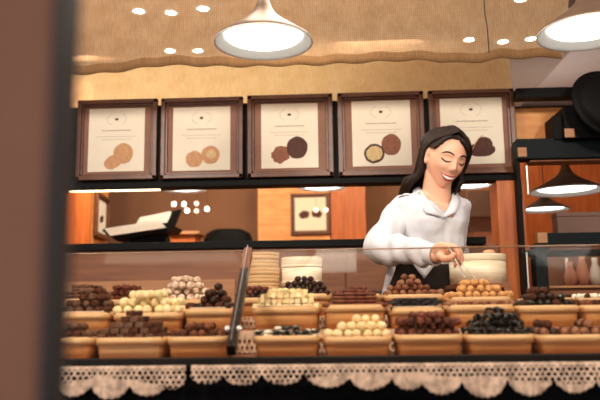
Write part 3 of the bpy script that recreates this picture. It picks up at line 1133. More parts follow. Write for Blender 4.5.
def glass(x0, x1, label):
    t = thing('glass_pane', None, None, Vector(((x0 + x1) / 2, YF + .005, zb_)) - cs.location)
    t.parent = cs
    bm = bmesh.new()
    h = (x1 - x0) / 2
    dy, dz = YT - YF - .005, zt_ - zb_
    nrm = Vector((0, -dz, dy)).normalized() * .005
    V = []
    for off in (Vector((0, 0, 0)), nrm):
        for (x, q) in ((-h, 0), (h, 0), (h, 1), (-h, 1)):
            V.append(bm.verts.new(Vector((x, dy * q, dz * q)) + off))
    for f in ((3, 2, 1, 0), (4, 5, 6, 7), (0, 1, 5, 4), (1, 2, 6, 5), (2, 3, 7, 6), (3, 0, 4, 7)):
        bm.faces.new([V[i] for i in f])
    obj('sheet', bm, 'glass', t, False)
    bm = bmesh.new()
    tube(bm, [Vector((-h, dy, dz)) + nrm * .5, Vector((h, dy, dz)) + nrm * .5], .0022, 6)
    o = obj('edge', bm, mat_edge, t)
    return t


mat_edge = mat('glass_edge', (150, 112, 82), 0.25, var=.1)
glass(xL + .002, xb - .012, 'large slanted glass pane in front of the left baskets')
glass(xb + .012, xR - .002, 'large slanted glass pane in front of the baskets right of the divider')
# the divider between the two panes
dv = thing('glass_divider', 'dark slanted metal divider between the two glass panes', None, Vector((xb, YF + .005, zb_)) - cs.location)
dv.parent = cs
dy, dz = YT - YF - .005, zt_ - zb_
def slant(q0, q1, w, m, name, off=0.0, lab=None):
    bm = bmesh.new()
    nrm = Vector((0, -dz, dy)).normalized()
    V = []
    for o_ in (-.012 + off, .012 + off):
        for (x, q) in ((-w, q0), (w, q0), (w, q1), (-w, q1)):
            V.append(bm.verts.new(Vector((x, dy * q, dz * q)) + nrm * o_ + Vector((0, 0, .012))))
    for f in ((3, 2, 1, 0), (4, 5, 6, 7), (0, 1, 5, 4), (1, 2, 6, 5), (2, 3, 7, 6), (3, 0, 4, 7)):
        bm.faces.new([V[i] for i in f])
    o = obj(name, bm, m, dv, False)
    if lab:
        o['label'] = lab
slant(0, .72, .0095, 'metal_dark', 'bar')
slant(.72, .95, .0095, 'brown', 'bar_end', 0, 'brown upper end')
slant(.02, .94, .0010, 'staple', 'edge_strip', .011)
for s_ in (-1, 1):
    bm = bmesh.new()
    lathe(bm, [(.001, -.004), (.005, -.003), (.006, 0), (.006, .004), (.001, .004)], 16)
    o = obj('bolt', bm, 'steel', dv)
    o.location = (s_ * .013, dy * .14 - .012, dz * .14 + .022)
    o.rotation_euler = (R(70), 0, 0)

# ------------------------------------------------------------------ chocolates
def ico(r=1, sub=2, jit=.06, sq=(1, 1, 1), seed=0, nf=1.6):
    bm = bmesh.new()
    bmesh.ops.create_icosphere(bm, subdivisions=sub, radius=1)
    for v in bm.verts:
        n = noise.noise(v.co * nf + Vector((seed, 0, 0)))
        v.co *= 1 + jit * n * 2
        v.co = Vector((v.co.x * sq[0], v.co.y * sq[1], v.co.z * sq[2])) * r
    return bm


def mesh_of(bm, name, m, smooth=True):
    o = obj(name, bm, m, None, smooth)
    me = o.data
    bpy.data.objects.remove(o)
    return me


def sweet_mesh(shape, m, r, seed):
    if shape == 'ball':
        return mesh_of(ico(r, 3, .04, seed=seed), 'sweet', m)
    if shape == 'lump':
        return mesh_of(ico(r, 3, .16, (1.1, 1, .85), seed=seed * 3, nf=1.9), 'sweet', m)
    if shape == 'almond':
        return mesh_of(ico(r, 2, .05, (1.5, .95, .62), seed=seed), 'sweet', m)
    if shape == 'cube':
        return mesh_of(bx((-r * .82, -r * .82, -r * .76), (r * .82, r * .82, r * .76), r * .12), 'sweet', m, False)
    if shape == 'brick':
        return mesh_of(bx((-r * 1.35, -r * .9, -r * .42), (r * 1.35, r * .9, r * .42), r * .10), 'sweet', m, False)
    if shape == 'bar':
        return mesh_of(bx((-r * 1.0, -r * 1.0, -r * .64), (r * 1.0, r * 1.0, r * .64), r * .16), 'sweet', m, False)
    if shape == 'log':
        bm = bmesh.new()
        tube(bm, [(-r * 1.7, 0, 0), (-r * .5, 0, r * .05), (r * .6, 0, -r * .03), (r * 1.7, 0, 0)], [r * .62, r * .68, r * .64, r * .6], 10)
        return mesh_of(bm, 'sweet', m)
    if shape == 'shard':
        bm = ico(r, 1, .28, (1.25, .8, .9), seed=seed * 5, nf=2.2)
        return mesh_of(bm, 'sweet', m, False)
    if shape == 'curl':
        bm = bmesh.new()
        pts = [(r * 1.05 * math.cos(a), r * .35 * math.sin(a * 1.7), r * .95 * math.sin(a)) for a in [R(-30 + 26 * i) for i in range(10)]]
        tube(bm, pts, [r * q for q in (.28, .36, .42, .45, .45, .45, .43, .4, .35, .25)], 8)
        return mesh_of(bm, 'sweet', m)


def rounded_shell(w, d, h, th=.0022, taper=.94):
    """open veneer box body with floor, rounded-rectangle plan"""
    bm = bmesh.new()
    prof = [(taper, 0), (1 - (1 - taper) * .5, h * .5), (1, h), (1 - th / (w / 2), h), (1 - (1 - taper) * .5 - th / (w / 2), h * .5), (taper - th / (w / 2), .003), (.001, .003), (.001, 0)]
    lathe(bm, prof, 56, closed=True, sx=w / 2, sy=d / 2, power=5.0)
    return bm


def rim_band(w, d, h, hb):
    bm = bmesh.new()
    e = .0025 / (w / 2)
    lathe(bm, [(1 + e * .2, h - hb), (1 + e, h - hb), (1 + e, h + .001), (1 - e, h + .001), (1 - e, h - .001), (1 + e * .2, h - .001)], 56, closed=True, sx=w / 2, sy=d / 2, power=5.0)
    return bm


BASKET_D = 0.160
count = 0


def basket(row, x0, x1, rim_y, pile_px, content, shape, mats, r, blabel, slabel, sname, liner=False, tone=('veneer', 'veneer2'), layers=None, profile='mound', skew=0, cat='chocolate', dep=None):
    global count
    Y = YR[row]
    pl, prt = at(x0, rim_y, Y), at(x1, rim_y, Y)
    W = prt.x - pl.x
    D = dep or BASKET_D
    zbase = ZR[row] + .0006
    H = (pl.z + prt.z) / 2 - zbase
    cx, cy = (pl.x + prt.x) / 2, Y + D / 2
    t = thing('wooden_basket', blabel, 'basket', (cx, cy, zbase), 'veneer baskets of chocolates on the counter')
    obj('body', rounded_shell(W * .985, D * .985, H), tone[0], t)
    obj('rim', rim_band(W * .985, D * .985, H, min(.016, H * .4)), tone[1], t)
    # staple on the front of the rim
    bm = bmesh.new()
    box(bm, (-.004, -D / 2 * .985 - .0035, H - .010), (.004, -D / 2 * .985 - .0025, H - .009))
    o = obj('staple', bm, 'staple', t, False)
    o.location.x = W * .28
    bm = bmesh.new()
    lz = H - .006
    if liner:
        lathe(bm, [(.001, lz), (.955, lz), (.97, H + .0015), (1.0, H + .0035), (.985, H + .0045), (.955, H + .003), (.94, lz + .0015), (.001, lz + .0015)], 56, sx=W / 2 * .985, sy=D / 2 * .985, power=5)
    else:
        lathe(bm, [(.001, lz), (.955, lz), (.955, lz + .0015), (.001, lz + .0015)], 56, sx=W / 2 * .985, sy=D / 2 * .985, power=5)
    obj('paper_liner', bm, 'liner', t)
    # sweets
    meshes = []
    for m in mats:
        for s in range(3):
            meshes.append(sweet_mesh(shape, m, r, s + 1 + count))
    count += 7
    z0 = zbase + lz + .0018
    pile = pile_px * pxm(Y) * 1.05 + .006     # height above the liner
    hx = {'brick': 1.35, 'log': 1.7, 'almond': 1.45, 'cube': .95}.get(shape, 1.0) * r
    hy = {'almond': .95, 'log': .66}.get(shape, 1.0) * r
    hz = {'brick': .42, 'almond': .62, 'cube': .82, 'bar': .68, 'log': .66, 'lump': .85}.get(shape, 1.0) * r
    a, b = W / 2 * .965 - hx * .85, D / 2 * .95 - hy
    rr = random.Random(count * 13 + 5)
    lay = 0
    round_ = shape in ('ball', 'lump', 'curl', 'shard')
    dzl = hz * (1.62 if round_ else 1.95)
    while True:
        z = z0 + hz + lay * dzl
        if z + hz > z0 + pile + hz * .8 and lay > 0:
            break
        need = (z + hz - z0 - hz * .6) / pile
        sxp, syp = hx * 2.04, hy * 2.04
        nx = max(1, int((2 * a) / sxp) + 1)
        ny = max(1, int((2 * b) / syp) + 1)
        if round_ and lay % 2:
            nx, ny = max(1, nx - 1), max(1, ny - 1)
        elif shape in ('bar', 'brick') and lay % 2:
            nx = max(1, nx - 1)
        for iy in range(ny):
            for ix in range(nx):
                x = (ix - (nx - 1) / 2) * min(sxp * 1.08, (2 * a + sxp) / max(nx, 1))
                y = (iy - (ny - 1) / 2) * syp * 1.0
                u, v_ = (x / a if a > 0 else 0) , y / (b + 1e-6)
                u2 = abs(u - skew * .25) / (1 + abs(skew) * .25)
                if profile == 'mound':
                    top = 1.02 - .72 * max(0, u2) ** 2.6 - .22 * min(1, abs(v_)) ** 2
                elif profile == 'flat':
                    top = 1 - .35 * max(0, u2) ** 5
                elif profile == 'peak':
                    top = 1.05 - .95 * u2 ** 1.15 - .25 * v_ * v_
                elif profile == 'step':
                    top = 1.12 - .78 * u2
                else:
                    top = .62 + .5 * math.sin(u * 5 + count) * .6
                if lay > 0 and need > top:
                    continue
                # only the shell of the pile is seen; leave out the hidden core
                if v_ > (.42 if lay else .62):
                    continue
                if lay > 1 and need > top - .22 and rr.random() < .22:
                    continue
                if v_ > -.3 and need < top - 2.6 * dzl / pile and lay > 0:
                    continue
                if lay == 0 and -.5 < v_ < .7 and pile > 3.2 * hz and abs(u) < .45 and iy not in (0,):
                    if ny > 3 and iy >= ny - 1:
                        continue
                me = meshes[rr.randrange(len(meshes))]
                o = bpy.data.objects.new(sname, me)
                COL.objects.link(o)
                j_ = .26 if round_ else .14
                o.location = (cx + x + rr.uniform(-j_, j_) * r, cy + y + rr.uniform(-j_, j_) * r, z + (rr.uniform(-.1, .1) * r if round_ and lay else 0))
                if shape in ('ball', 'lump'):
                    o.rotation_euler = (rr.uniform(0, 6), rr.uniform(0, 6), rr.uniform(0, 6))
                elif shape in ('curl', 'shard'):
                    o.rotation_euler = (rr.uniform(-.9, .9), rr.uniform(-.9, .9), rr.uniform(0, 6))
                elif shape == 'cube':
                    o.rotation_euler = (rr.uniform(-.35, .35), rr.uniform(-.35, .35), rr.uniform(-.7, .7))
                elif shape == 'almond':
                    o.rotation_euler = (rr.uniform(-.3, .3), rr.uniform(-.35, .35), rr.uniform(-.8, .8))
                else:
                    o.rotation_euler = (0, 0, rr.uniform(-.12, .12))
                s = rr.uniform(.93, 1.04)
                o.scale = (s, s, s)
                tag(o, slabel, cat, content)
        lay += 1
        if layers and lay >= layers:
            break
    return t


# front row
basket(0, 28, 91, 338, 15, 'dusty brown truffles in the first front basket', 'ball', ['grey', 'cocoa'], 0.0103, 'wooden basket of dusty brown truffles at the left end of the front row', 'round dusty brown truffle in the leftmost front row basket', 'dusty_truffle')
basket(0, 92, 163.5, 338, 23, 'stacked dark bars in the front row', 'bar', ['grey', 'cocoa'], 0.0097, 'wooden basket with a stepped stack of square dark bars, front row', 'square dark chocolate bar piece in the stepped stack, front row', 'chocolate_bar', profile='step', tone=('veneer2', 'veneer2'))
basket(0, 165, 227, 337, 14, 'brown truffles left of the divider', 'ball', ['cocoa', 'milk'], 0.0097, 'wooden basket of brown truffles just left of the glass divider, front row', 'round brown truffle in the front basket left of the divider', 'cocoa_truffle')
basket(0, 252.5, 320, 336, 7, 'black and white dragees in the front row', 'almond', ['blackch', 'blackch', 'white'], 0.0068, 'wooden basket of flat black and white sweets, first right of the divider', 'flat black or white coated sweet in the first front basket right of the divider', 'coated_almond', tone=('veneer', 'veneer2'), profile='flat')
basket(0, 323, 392.5, 337, 18, 'pale yellow truffles in the front row', 'ball', ['cream'], 0.0100, 'wooden basket of pale yellow white chocolate truffles in the front row', 'round pale yellow truffle in the front row', 'white_chocolate_truffle', profile='mound', skew=.8)
basket(0, 396, 464.5, 335, 19, 'reddish brown truffles in the front row', 'lump', ['cocoa', 'red'], 0.0090, 'wooden basket of dense reddish brown truffles in the front row, below the woman', 'knobbly reddish brown truffle in the front row basket below the woman', 'reddish_truffle', profile='flat')
basket(0, 468, 537, 335, 22, 'black glossy curls in the front row', 'curl', ['blackch'], 0.0092, 'wooden basket of glossy black chocolate curls in the front row', 'glossy black chocolate curl in the front row', 'chocolate_curl', profile='mound')
basket(0, 540, 615, 335, 16, 'brown truffles at the right end of the front row', 'ball', ['cocoa', 'dark', 'hazel'], 0.0103, 'wooden basket of mixed brown truffles at the right end of the front row', 'round brown truffle in the rightmost front row basket', 'brown_truffle', profile='wave')
# middle row
basket(1, 56, 108, 313, 24, 'dusty truffles at the left end of the middle row', 'ball', ['grey', 'cocoa'], 0.0103, 'wooden basket heaped with dusty brown truffles, left end of the middle row', 'round dusty truffle in the leftmost middle row basket', 'dusty_truffle', liner=True)
basket(1, 110, 182, 313, 25, 'pale yellow balls in the middle row', 'ball', ['yellow', 'cream'], 0.0119, 'wooden basket heaped with pale yellow coated balls in the middle row', 'round pale yellow coated ball in the tall middle row heap', 'yellow_coated_ball', liner=False, profile='mound', skew=-.2)
basket(1, 182.5, 233, 309, 25, 'dark truffles left of the divider', 'ball', ['cocoa', 'dark'], 0.0105, 'wooden basket heaped with dark cocoa truffles left of the divider, middle row', 'round dark truffle in the middle row basket left of the divider', 'dark_truffle', liner=True, profile='peak', skew=.3)
basket(1, 251, 320, 307, 19, 'white chocolate cubes in the middle row', 'cube', ['cream', 'yellow'], 0.0078, 'wooden basket of white chocolate cubes in the middle row', 'small white chocolate cube in the middle row basket', 'chocolate_cube', liner=True)
basket(1, 323, 387.5, 305, 14, 'brown logs in the middle row', 'log', ['red', 'milk'], 0.0070, 'wooden basket of stacked reddish brown chocolate logs in the middle row', 'short reddish brown chocolate log in the middle row', 'chocolate_log', profile='mound')
basket(1, 389.5, 445.5, 308, 9, 'black bricks in the middle row', 'brick', ['blackch'], 0.0089, 'wooden basket of flat black chocolate bricks in the middle row', 'flat black chocolate brick in the middle row below the woman', 'chocolate_brick', liner=True, profile='flat')
basket(1, 448, 517.5, 305, 5, 'small reddish nuts in the middle row', 'ball', ['red', 'hazel'], 0.0070, 'wooden basket filled level with small reddish coated nuts in the middle row', 'small round reddish coated nut in the middle row below the tongs', 'coated_nut', layers=1)
basket(1, 519.5, 582.5, 305.5, 17, 'dark truffles beside the dark post', 'ball', ['dark', 'cocoa', 'blackch'], 0.0098, 'wooden basket heaped with dark round truffles below the dark frame, middle row', 'round dark truffle in the middle row basket below the dark frame', 'dark_truffle', profile='mound')
basket(1, 584.5, 650, 305, 4, 'brown truffles at the right end of the middle row', 'ball', ['milk', 'cocoa'], 0.0094, 'wooden basket of brown truffles cut off by the right edge, middle row', 'round brown truffle in the rightmost middle row basket', 'brown_truffle', layers=1)
# back row
basket(2, 62, 98, 299, 14, 'dusty logs in the back row', 'log', ['grey'], 0.0070, 'narrow wooden basket of dusty brown chocolate logs, left end of the back row', 'dusty brown chocolate log in the leftmost back row basket', 'chocolate_log', profile='flat')
basket(2, 99, 140, 300, 17, 'reddish shards in the back row', 'shard', ['red', 'milk'], 0.0092, 'wooden basket of reddish brown chocolate shards in the back row', 'rough reddish brown chocolate shard in the back row', 'chocolate_shard', profile='mound')
basket(2, 152, 208, 300, 24, 'speckled white balls in the back row', 'ball', ['speckle'], 0.0107, 'wooden basket heaped with white balls speckled brown in the back row', 'round white ball speckled with brown in the back row', 'speckled_ball', profile='mound')
basket(2, 238, 272, 298, 13, 'small dark balls in the back row', 'ball', ['dark', 'red'], 0.0075, 'small wooden basket of dark balls in front of the stacked round boxes', 'small dark ball in the basket before the stacked round boxes', 'dark_chocolate_ball')
basket(2, 276, 331, 294, 17, 'dark balls before the pale round box', 'ball', ['dark'], 0.0082, 'wooden basket of dark balls in front of the large pale round box at left', 'dark round ball in the basket before the pale round box', 'dark_chocolate_ball', profile='mound')
basket(2, 334, 382, 294, 7, 'reddish nuts in the back row', 'ball', ['red', 'dark'], 0.0078, 'wooden basket of small dark red balls left of the woman, back row', 'small dark red ball in the back row basket left of the woman', 'red_chocolate_ball')
basket(2, 384.5, 446, 294.5, 19, 'hazel truffles before the apron', 'ball', ['hazel', 'milk'], 0.0092, 'wooden basket of mottled hazel truffles right in front of the black apron', 'round mottled hazel truffle in front of the black apron', 'hazel_truffle', profile='peak', skew=-.6)
basket(2, 449, 516, 297, 17, 'golden truffles below the tongs', 'ball', ['gold_tr'], 0.0105, 'wooden basket of golden nut truffles that the tongs reach into', 'round golden nut truffle below the tongs', 'golden_truffle', profile='mound')
basket(2, 530, 575, 298, 4, 'dark chunks in the back row', 'shard', ['dark'], 0.0080, 'wooden basket of dark chunks behind the dark truffles, back row right', 'dark chocolate chunk in the back row basket below the dark post', 'chocolate_chunk', layers=1)
basket(2, 577, 640, 298, 6, 'white and dark sweets at the right end of the back row', 'ball', ['white', 'cocoa'], 0.0090, 'wooden basket of white and brown sweets at the right end of the back row', 'round white or brown sweet in the rightmost back row basket', 'praline', layers=1)

# ------------------------------------------------------------------ round chip boxes on a rear shelf
ZS = at(282, 290, 2.22).z
for xa, xb2, lb in ((236, 332, 'narrow dark shelf behind the baskets carrying the stacked round boxes'), (455, 508, 'narrow dark shelf behind the baskets carrying the big pale round box')):
    Ya, Yb_ = (2.205, 2.40) if xa < 300 else (2.205, 2.46)
    a, b = at(xa, 290, 2.25).x, at(xb2, 290, 2.25).x
    t = thing('rear_shelf', lb, 'shelf', ((a + b) / 2, 2.3, 0))
    h = (b - a) / 2
    zz = ZS if xa < 300 else at(480, 284, 2.3).z
    obj('board', bx((-h, Ya - 2.3, zz - .015), (h, Yb_ - 2.3, zz), .002), 'brown', t, False)
    for s_ in ((-1, 1) if xa < 300 else (1,)):
        obj('support', bx((s_ * (h - .012) - .01, Ya - 2.3, 0), (s_ * (h - .012) + .01, Yb_ - 2.3, zz - .015)), 'brown', t, False)


def round_box(p, r, h, m, label, lid=.35, group=None, bands=()):
    t = thing('round_box', label, 'box', p, group)
    bm = bmesh.new()
    lathe(bm, [(.001, 0), (r * .985, 0), (r * .985, h * (1 - lid)), (.001, h * (1 - lid))], 56)
    obj('body', bm, m, t)
    bm = bmesh.new()
    lathe(bm, [(.001, h * (1 - lid) + .0003), (r, h * (1 - lid) + .0003), (r * 1.004, h * (1 - lid) + .001), (r * 1.004, h - .001), (r, h), (.001, h)], 56)
    obj('lid', bm, m, t)
    for z in bands:
        bm = bmesh.new()
        lathe(bm, [(r * .985, z), (r * 1.012, z), (r * 1.012, z + .008), (r * .985, z + .008)], 56, closed=True)
        obj('hoop', bm, m, t)
    return t


Yb_ = 2.285
pL, pR = at(243, 270, Yb_), at(280, 270, Yb_)
rad = (pR.x - pL.x) / 2
hb = (at(262, 253.5, Yb_).z - ZS) / 5
names = ['lowest', 'second from the bottom', 'middle one', 'second from the top', 'topmost']
for k in range(5):
    round_box(((pL.x + pR.x) / 2 + RND.uniform(-.002, .002), Yb_ + RND.uniform(-.002, .002), ZS + k * hb + .0003 * (k + 1)), rad * (1.0 - .02 * (k % 2)), hb - .0006, 'roundbox',
              'flat round chip-wood box, %s in the stack of five' % names[k], .4, 'stack of flat round boxes')
pL, pR = at(281, 270, Yb_), at(321.5, 270, Yb_)
rad = (pR.x - pL.x) / 2
round_box(((pL.x + pR.x) / 2 + .002, Yb_, ZS + .0003), rad, at(301, 258, Yb_).z - ZS, 'roundbox2', 'large pale round chip-wood box right of the stack of flat boxes', .25, None, (.02, .07))
Yc = 2.385
zz = at(480, 284, 2.3).z
pL, pR = at(449, 270, Yc), at(505.5, 270, Yc)
rad = (pR.x - pL.x) / 2
hbx = at(482, 255.5, Yc).z - zz
rb = round_box(((pL.x + pR.x) / 2, Yc - .005, zz + .0003), rad, hbx, 'roundbox2', 'big pale round chip-wood box behind the hand with tongs', .22)
bm = ico(.014, 2, .12, (1.5, 1.2, .55), 3)
pcx = at(489, 254, Yc - .03)
tag(obj('almond_biscuit', bm, 'peach', None, True, (pcx.x, Yc - .03, zz + hbx + .009)), 'small pinkish biscuit lying on the lid of the big pale round box', 'biscuit')

# ------------------------------------------------------------------ the woman
WY = 2.60
foot = at(425, 300, WY)
WM = thing('person', 'woman in a white open-collar shirt and black apron smiling down, picking truffles with tongs', 'person', (foot.x, WY, 0))
wl = Vector(WM.location)


def WP(x, y, Y):
    return at(x, y, Y) - wl


# ---- head, in its own frame (x right in the picture, -y the face, z up), then turned
HC = WP(445.5, 158.5, 2.52)
HEAD = Matrix.Translation(HC) @ Matrix.Rotation(R(15), 4, 'Z') @ Matrix.Rotation(R(21), 4, 'X') @ Matrix.Rotation(R(11), 4, 'Y') @ Matrix.Scale(.96, 4)


def gs(x, y, cx, cy, sx, sy):
    return math.exp(-((x - cx) / sx) ** 2 - ((y - cy) / sy) ** 2)


def head_pt(d):
    x, y, z = d.x * .068, d.y * .090, d.z * .112
    if z > 0:
        y = y * (1.0 if y < 0 else .94) + .004 * (z / .11)
        x *= 1 + .03 * (z / .11)
    else:
        t = min(1, -z / .112)
        x *= 1 - .36 * t ** 1.6
        if y > 0:
            y *= 1 - .55 * t
        else:
            y *= 1 - .10 * t
    if d.y < 0:
        f = 0
        ax = abs(x)
        f += .004 * gs(x, z, 0, .055, .05, .03)            # forehead
        f -= .009 * gs(ax, z, .031, .006, .017, .012)     # sockets
        f += .0062 * gs(ax, z, .030, .004, .0125, .0075)    # closed lids
        f += .0045 * gs(ax, z, .028, .022, .022, .007)    # brow ridge
        f += .007 * gs(ax, z, .037, -.026, .017, .014)    # cheeks lifted by the smile
        f += .018 * gs(x, z, 0, -.024, .0095, .011)       # nose tip
        f += .010 * gs(x, z, 0, -.004, .0065, .017)        # bridge
        f += .007 * gs(ax, z, .011, -.029, .0055, .006)    # nostrils
        f += .0045 * gs(x, z, 0, -.058, .026, .014)        # mouth
        f -= .0035 * gs(ax, z, .030, -.052, .006, .010)    # corners of the smile
        f += .008 * gs(x, z, 0, -.094, .020, .014)        # chin
        y -= f * min(1, -d.y * 2.2)
    return Vector((x, y, z))


hb_ = bmesh.new()
bmesh.ops.create_uvsphere(hb_, u_segments=120, v_segments=90, radius=1)
for v in hb_.verts:
    v.co = head_pt(v.co.normalized())
# ears
def ear(bm, s):
    c = Vector((s * .068, .008, -.004))
    ring = []
    tube(bm, [c + Vector((s * .004, -.004 + .010 * math.cos(a), .026 * math.sin(a) + .002)) for a in [R(-100 + 25 * i) for i in range(12)]], .0042, 8)
    tube(bm, [c + Vector((0, .0, .018)), c + Vector((s * .001, .002, 0)), c + Vector((-s * .002, -.004, -.020))], [.009, .009, .006], 8, flat=(1, .6))
    tube(bm, [c + Vector((s * .003, -.006, -.022)), c + Vector((s * .003, -.004, -.026))], .006, 8)


ear(hb_, 1)
ear(hb_, -1)
hv = bmesh.new()
bmesh.ops.create_uvsphere(hv, u_segments=120, v_segments=90, radius=1)
for v in hv.verts:
    v.co = head_pt(v.co.normalized())
bmesh.ops.triangulate(hv, faces=hv.faces)
HB = BVHTree.FromBMesh(hv)


def face(x, z, off=0.0005):
    h = HB.ray_cast(Vector((x, -.3, z)), Vector((0, 1, 0)))
    p = h[0] if h[0] else Vector((x, -.08, z))
    return p + Vector((0, -off, 0))


hb_.transform(HEAD)
BODY = bmesh.new()


def merge(dst, src):
    me = bpy.data.meshes.new('tmp')
    src.to_mesh(me)
    dst.from_mesh(me)
    bpy.data.meshes.remove(me)
    src.free()


merge(BODY, hb_)
neck0 = WP(436, 199, 2.575)
neck1 = HC + (HEAD.to_3x3() @ Vector((0, .018, -.060)))
tube(BODY, [neck0 + Vector((-.004, .015, -.07)), neck0, (neck0 + neck1) / 2 + Vector((-.002, 0, 0)), neck1], [.075, .056, .050, .050], 24, 5)

# torso frame: turned a little to the right of the picture
TQ = Matrix.Rotation(R(20), 3, 'Z')
cen = {k: v for k, v in {
    'hip': WP(424, 318, 2.60), 'waist': WP(425, 272, 2.585), 'rib': WP(429, 243, 2.575), 'chest': WP(431, 222, 2.565), 'sh': WP(431, 205, 2.58), 'top': WP(434, 197, 2.585)}.items()}


def ring_(c, a, bf, bb, n=48, bust=0, power=2.3):
    out = []
    for k in range(n):
        t = 2 * PI * k / n
        co, si = math.cos(t), math.sin(t)
        q = (abs(co) ** power + abs(si) ** power) ** (-1 / power)
        x = a * co * q
        y = (bb if si > 0 else bf) * si * q
        if bust and si < 0:
            y -= bust * (gs(x, 0, .052, 0, .040, 1) + gs(x, 0, -.052, 0, .040, 1))
        out.append(c + TQ @ Vector((x, y, 0)))
    return out


tb = bmesh.new()
loft(tb, [ring_(cen['hip'], .150, .10, .10), ring_(cen['waist'] + Vector((0, 0, -.05)), .135, .09, .085), ring_(cen['waist'], .112, .078, .078), ring_(cen['rib'], .116, .088, .085),
          ring_(cen['chest'], .128, .092, .095, bust=.02), ring_(cen['chest'] + Vector((0, 0, .05)), .138, .082, .095, bust=.006), ring_(cen['sh'], .130, .056, .072), ring_(cen['top'], .085, .050, .06), ring_(cen['top'] + Vector((0, 0, .02)), .05, .04, .045)])
merge(BODY, tb)
# arms
shR, elR, wrR = WP(404, 207, 2.56), WP(381, 247, 2.43), WP(436, 255, 2.23)
shL, elL, wrL = WP(454, 208, 2.64), WP(457, 262, 2.70), WP(478, 285, 2.60)
tube(BODY, [cen['sh'] + Vector((-.07, 0, -.01)), shR, shR.lerp(elR, .5), elR, elR.lerp(wrR, .4), wrR], [.038, .036, .036, .034, .032, .024], 20, 4)
tube(BODY, [cen['sh'] + Vector((.06, .03, -.01)), shL, shL.lerp(elL, .5), elL, elL.lerp(wrL, .4), wrL], [.036, .033, .032, .034, .032, .024], 20, 4)
# hand holding the tongs: palm, four fingers, thumb
def P3(x, y, Y):
    return WP(x, y, Y)


tube(BODY, [wrR, P3(441, 251, 2.205), P3(449, 250, 2.185)], [.023, .029, .027], 18, 4, flat=(1, .62), up=(0, 1, 0))
tongs_grip = P3(452, 257, 2.165)
fing = [
    [P3(447, 247.5, 2.175), P3(453, 246.5, 2.155), P3(458, 252, 2.145), P3(458.5, 258.5, 2.147)],      # index
    [P3(449, 248.5, 2.188), P3(456, 248.0, 2.170), P3(461, 254, 2.157), P3(461, 262, 2.154)],      # middle
    [P3(449, 251, 2.205), P3(456, 252, 2.192), P3(460.5, 258, 2.18), P3(459.5, 265, 2.172)],     # ring
    [P3(447, 254.5, 2.215), P3(452.5, 256, 2.205), P3(456, 261, 2.195), P3(455, 266, 2.188)],         # little
]
rad_f = [(.0098, .0090, .0080, .0068), (.0098, .0090, .0080, .0068), (.0094, .0086, .0076, .0064), (.0084, .0076, .0066, .0056)]
for f, rf in zip(fing, rad_f):
    tube(BODY, f, list(rf), 12, 4)
tube(BODY, [P3(440, 256, 2.185), P3(445, 259, 2.155), P3(450, 258, 2.135), P3(454, 254.5, 2.130)], [.013, .0115, .0098, .0080], 12, 4)
# left hand rests behind the box
tube(BODY, [wrL, wrL + Vector((.03, -.02, -.02)), wrL + Vector((.06, -.035, -.035))], [.023, .030, .026], 16, 3, flat=(.6, 1))
for k in range(4):
    o_ = wrL + Vector((.055 + .002 * k, -.05 + .019 * k, -.035))
    tube(BODY, [o_, o_ + Vector((.028, -.004, -.010)), o_ + Vector((.044, -.004, -.026))], [.009, .008, .0065], 10, 3)
tube(BODY, [wrL + Vector((.02, -.04, -.015)), wrL + Vector((.045, -.062, -.025)), wrL + Vector((.062, -.066, -.035))], [.012, .010, .008], 10, 3)
# legs and feet
for s_ in (-1, 1):
    hp = cen['hip'] + TQ @ Vector((s_ * .075, 0, -.03))
    kn = Vector((hp.x + s_ * .01, hp.y - .01, .50))
    an = Vector((hp.x + s_ * .015, hp.y + .01, .085))
    tube(BODY, [hp, hp.lerp(kn, .5), kn, kn.lerp(an, .35), an], [.088, .072, .052, .052, .034], 20, 4)
    tube(BODY, [an + Vector((0, .01, -.045)), an + Vector((0, -.06, -.052)), an + Vector((0, -.15, -.06))], [.036, .036, .024], 14, 3)
body = obj('body', BODY, 'skin', WM)
rm = body.modifiers.new('remesh', 'REMESH')
rm.mode = 'VOXEL'
rm.voxel_size = 0.0026
rm.use_smooth_shade = True
sm = body.modifiers.new('smooth', 'SMOOTH')
sm.factor = 0.5
sm.iterations = 3

# facial details, lying on the face
def on_face(name, curves, m, parent=WM):
    bm = bmesh.new()
    for pts, radii, fl in curves:
        cp = catmull([Vector((p[0], p[1], 0)) for p in pts], 5)
        rr = [r.x for r in catmull([Vector((r, 0, 0)) for r in radii], 5)]
        P3d = [face(c.x, c.y, 0.0006) for c in cp]
        tube(bm, P3d, rr, 8, 0, fl)
    bm.transform(HEAD)
    return obj(name, bm, m, parent)


for s in (-1, 1):
    on_face('eyebrow', [([(s * .013, .024), (s * .026, .029), (s * .040, .027), (s * .049, .020)], [.0022, .0033, .0029, .0012], (1, 1))], 'lash')
    on_face('eyelashes', [([(s * .016, .000), (s * .024, -.0045), (s * .034, -.0050), (s * .043, .0005), (s * .047, .003)], [.0012, .0025, .0029, .0026, .0010], (1, 1))], 'lash')
on_face('nostrils', [([(-.0075, -.0345), (-.0045, -.0355)], [.0013, .0013], (1, 1)), ([(.0045, -.0355), (.0075, -.0345)], [.0013, .0013], (1, 1))], 'lash')
on_face('teeth', [([(-.025, -.0540), (-.013, -.0600), (0, -.0620), (.013, -.0600), (.025, -.0540)], [.0014, .0042, .0050, .0042, .0014], (1, 1))], 'teeth')
on_face('lips', [([(-.030, -.0495), (-.014, -.0542), (-.004, -.0540), (0, -.0552), (.004, -.0540), (.014, -.0542), (.030, -.0495)], [.0010, .0024, .0028, .0024, .0028, .0024, .0010], (1, 1)),
                 ([(-.030, -.0505), (-.016, -.0655), (0, -.0710), (.016, -.0655), (.030, -.0505)], [.0010, .0028, .0038, .0028, .0010], (1, 1))], 'lips')

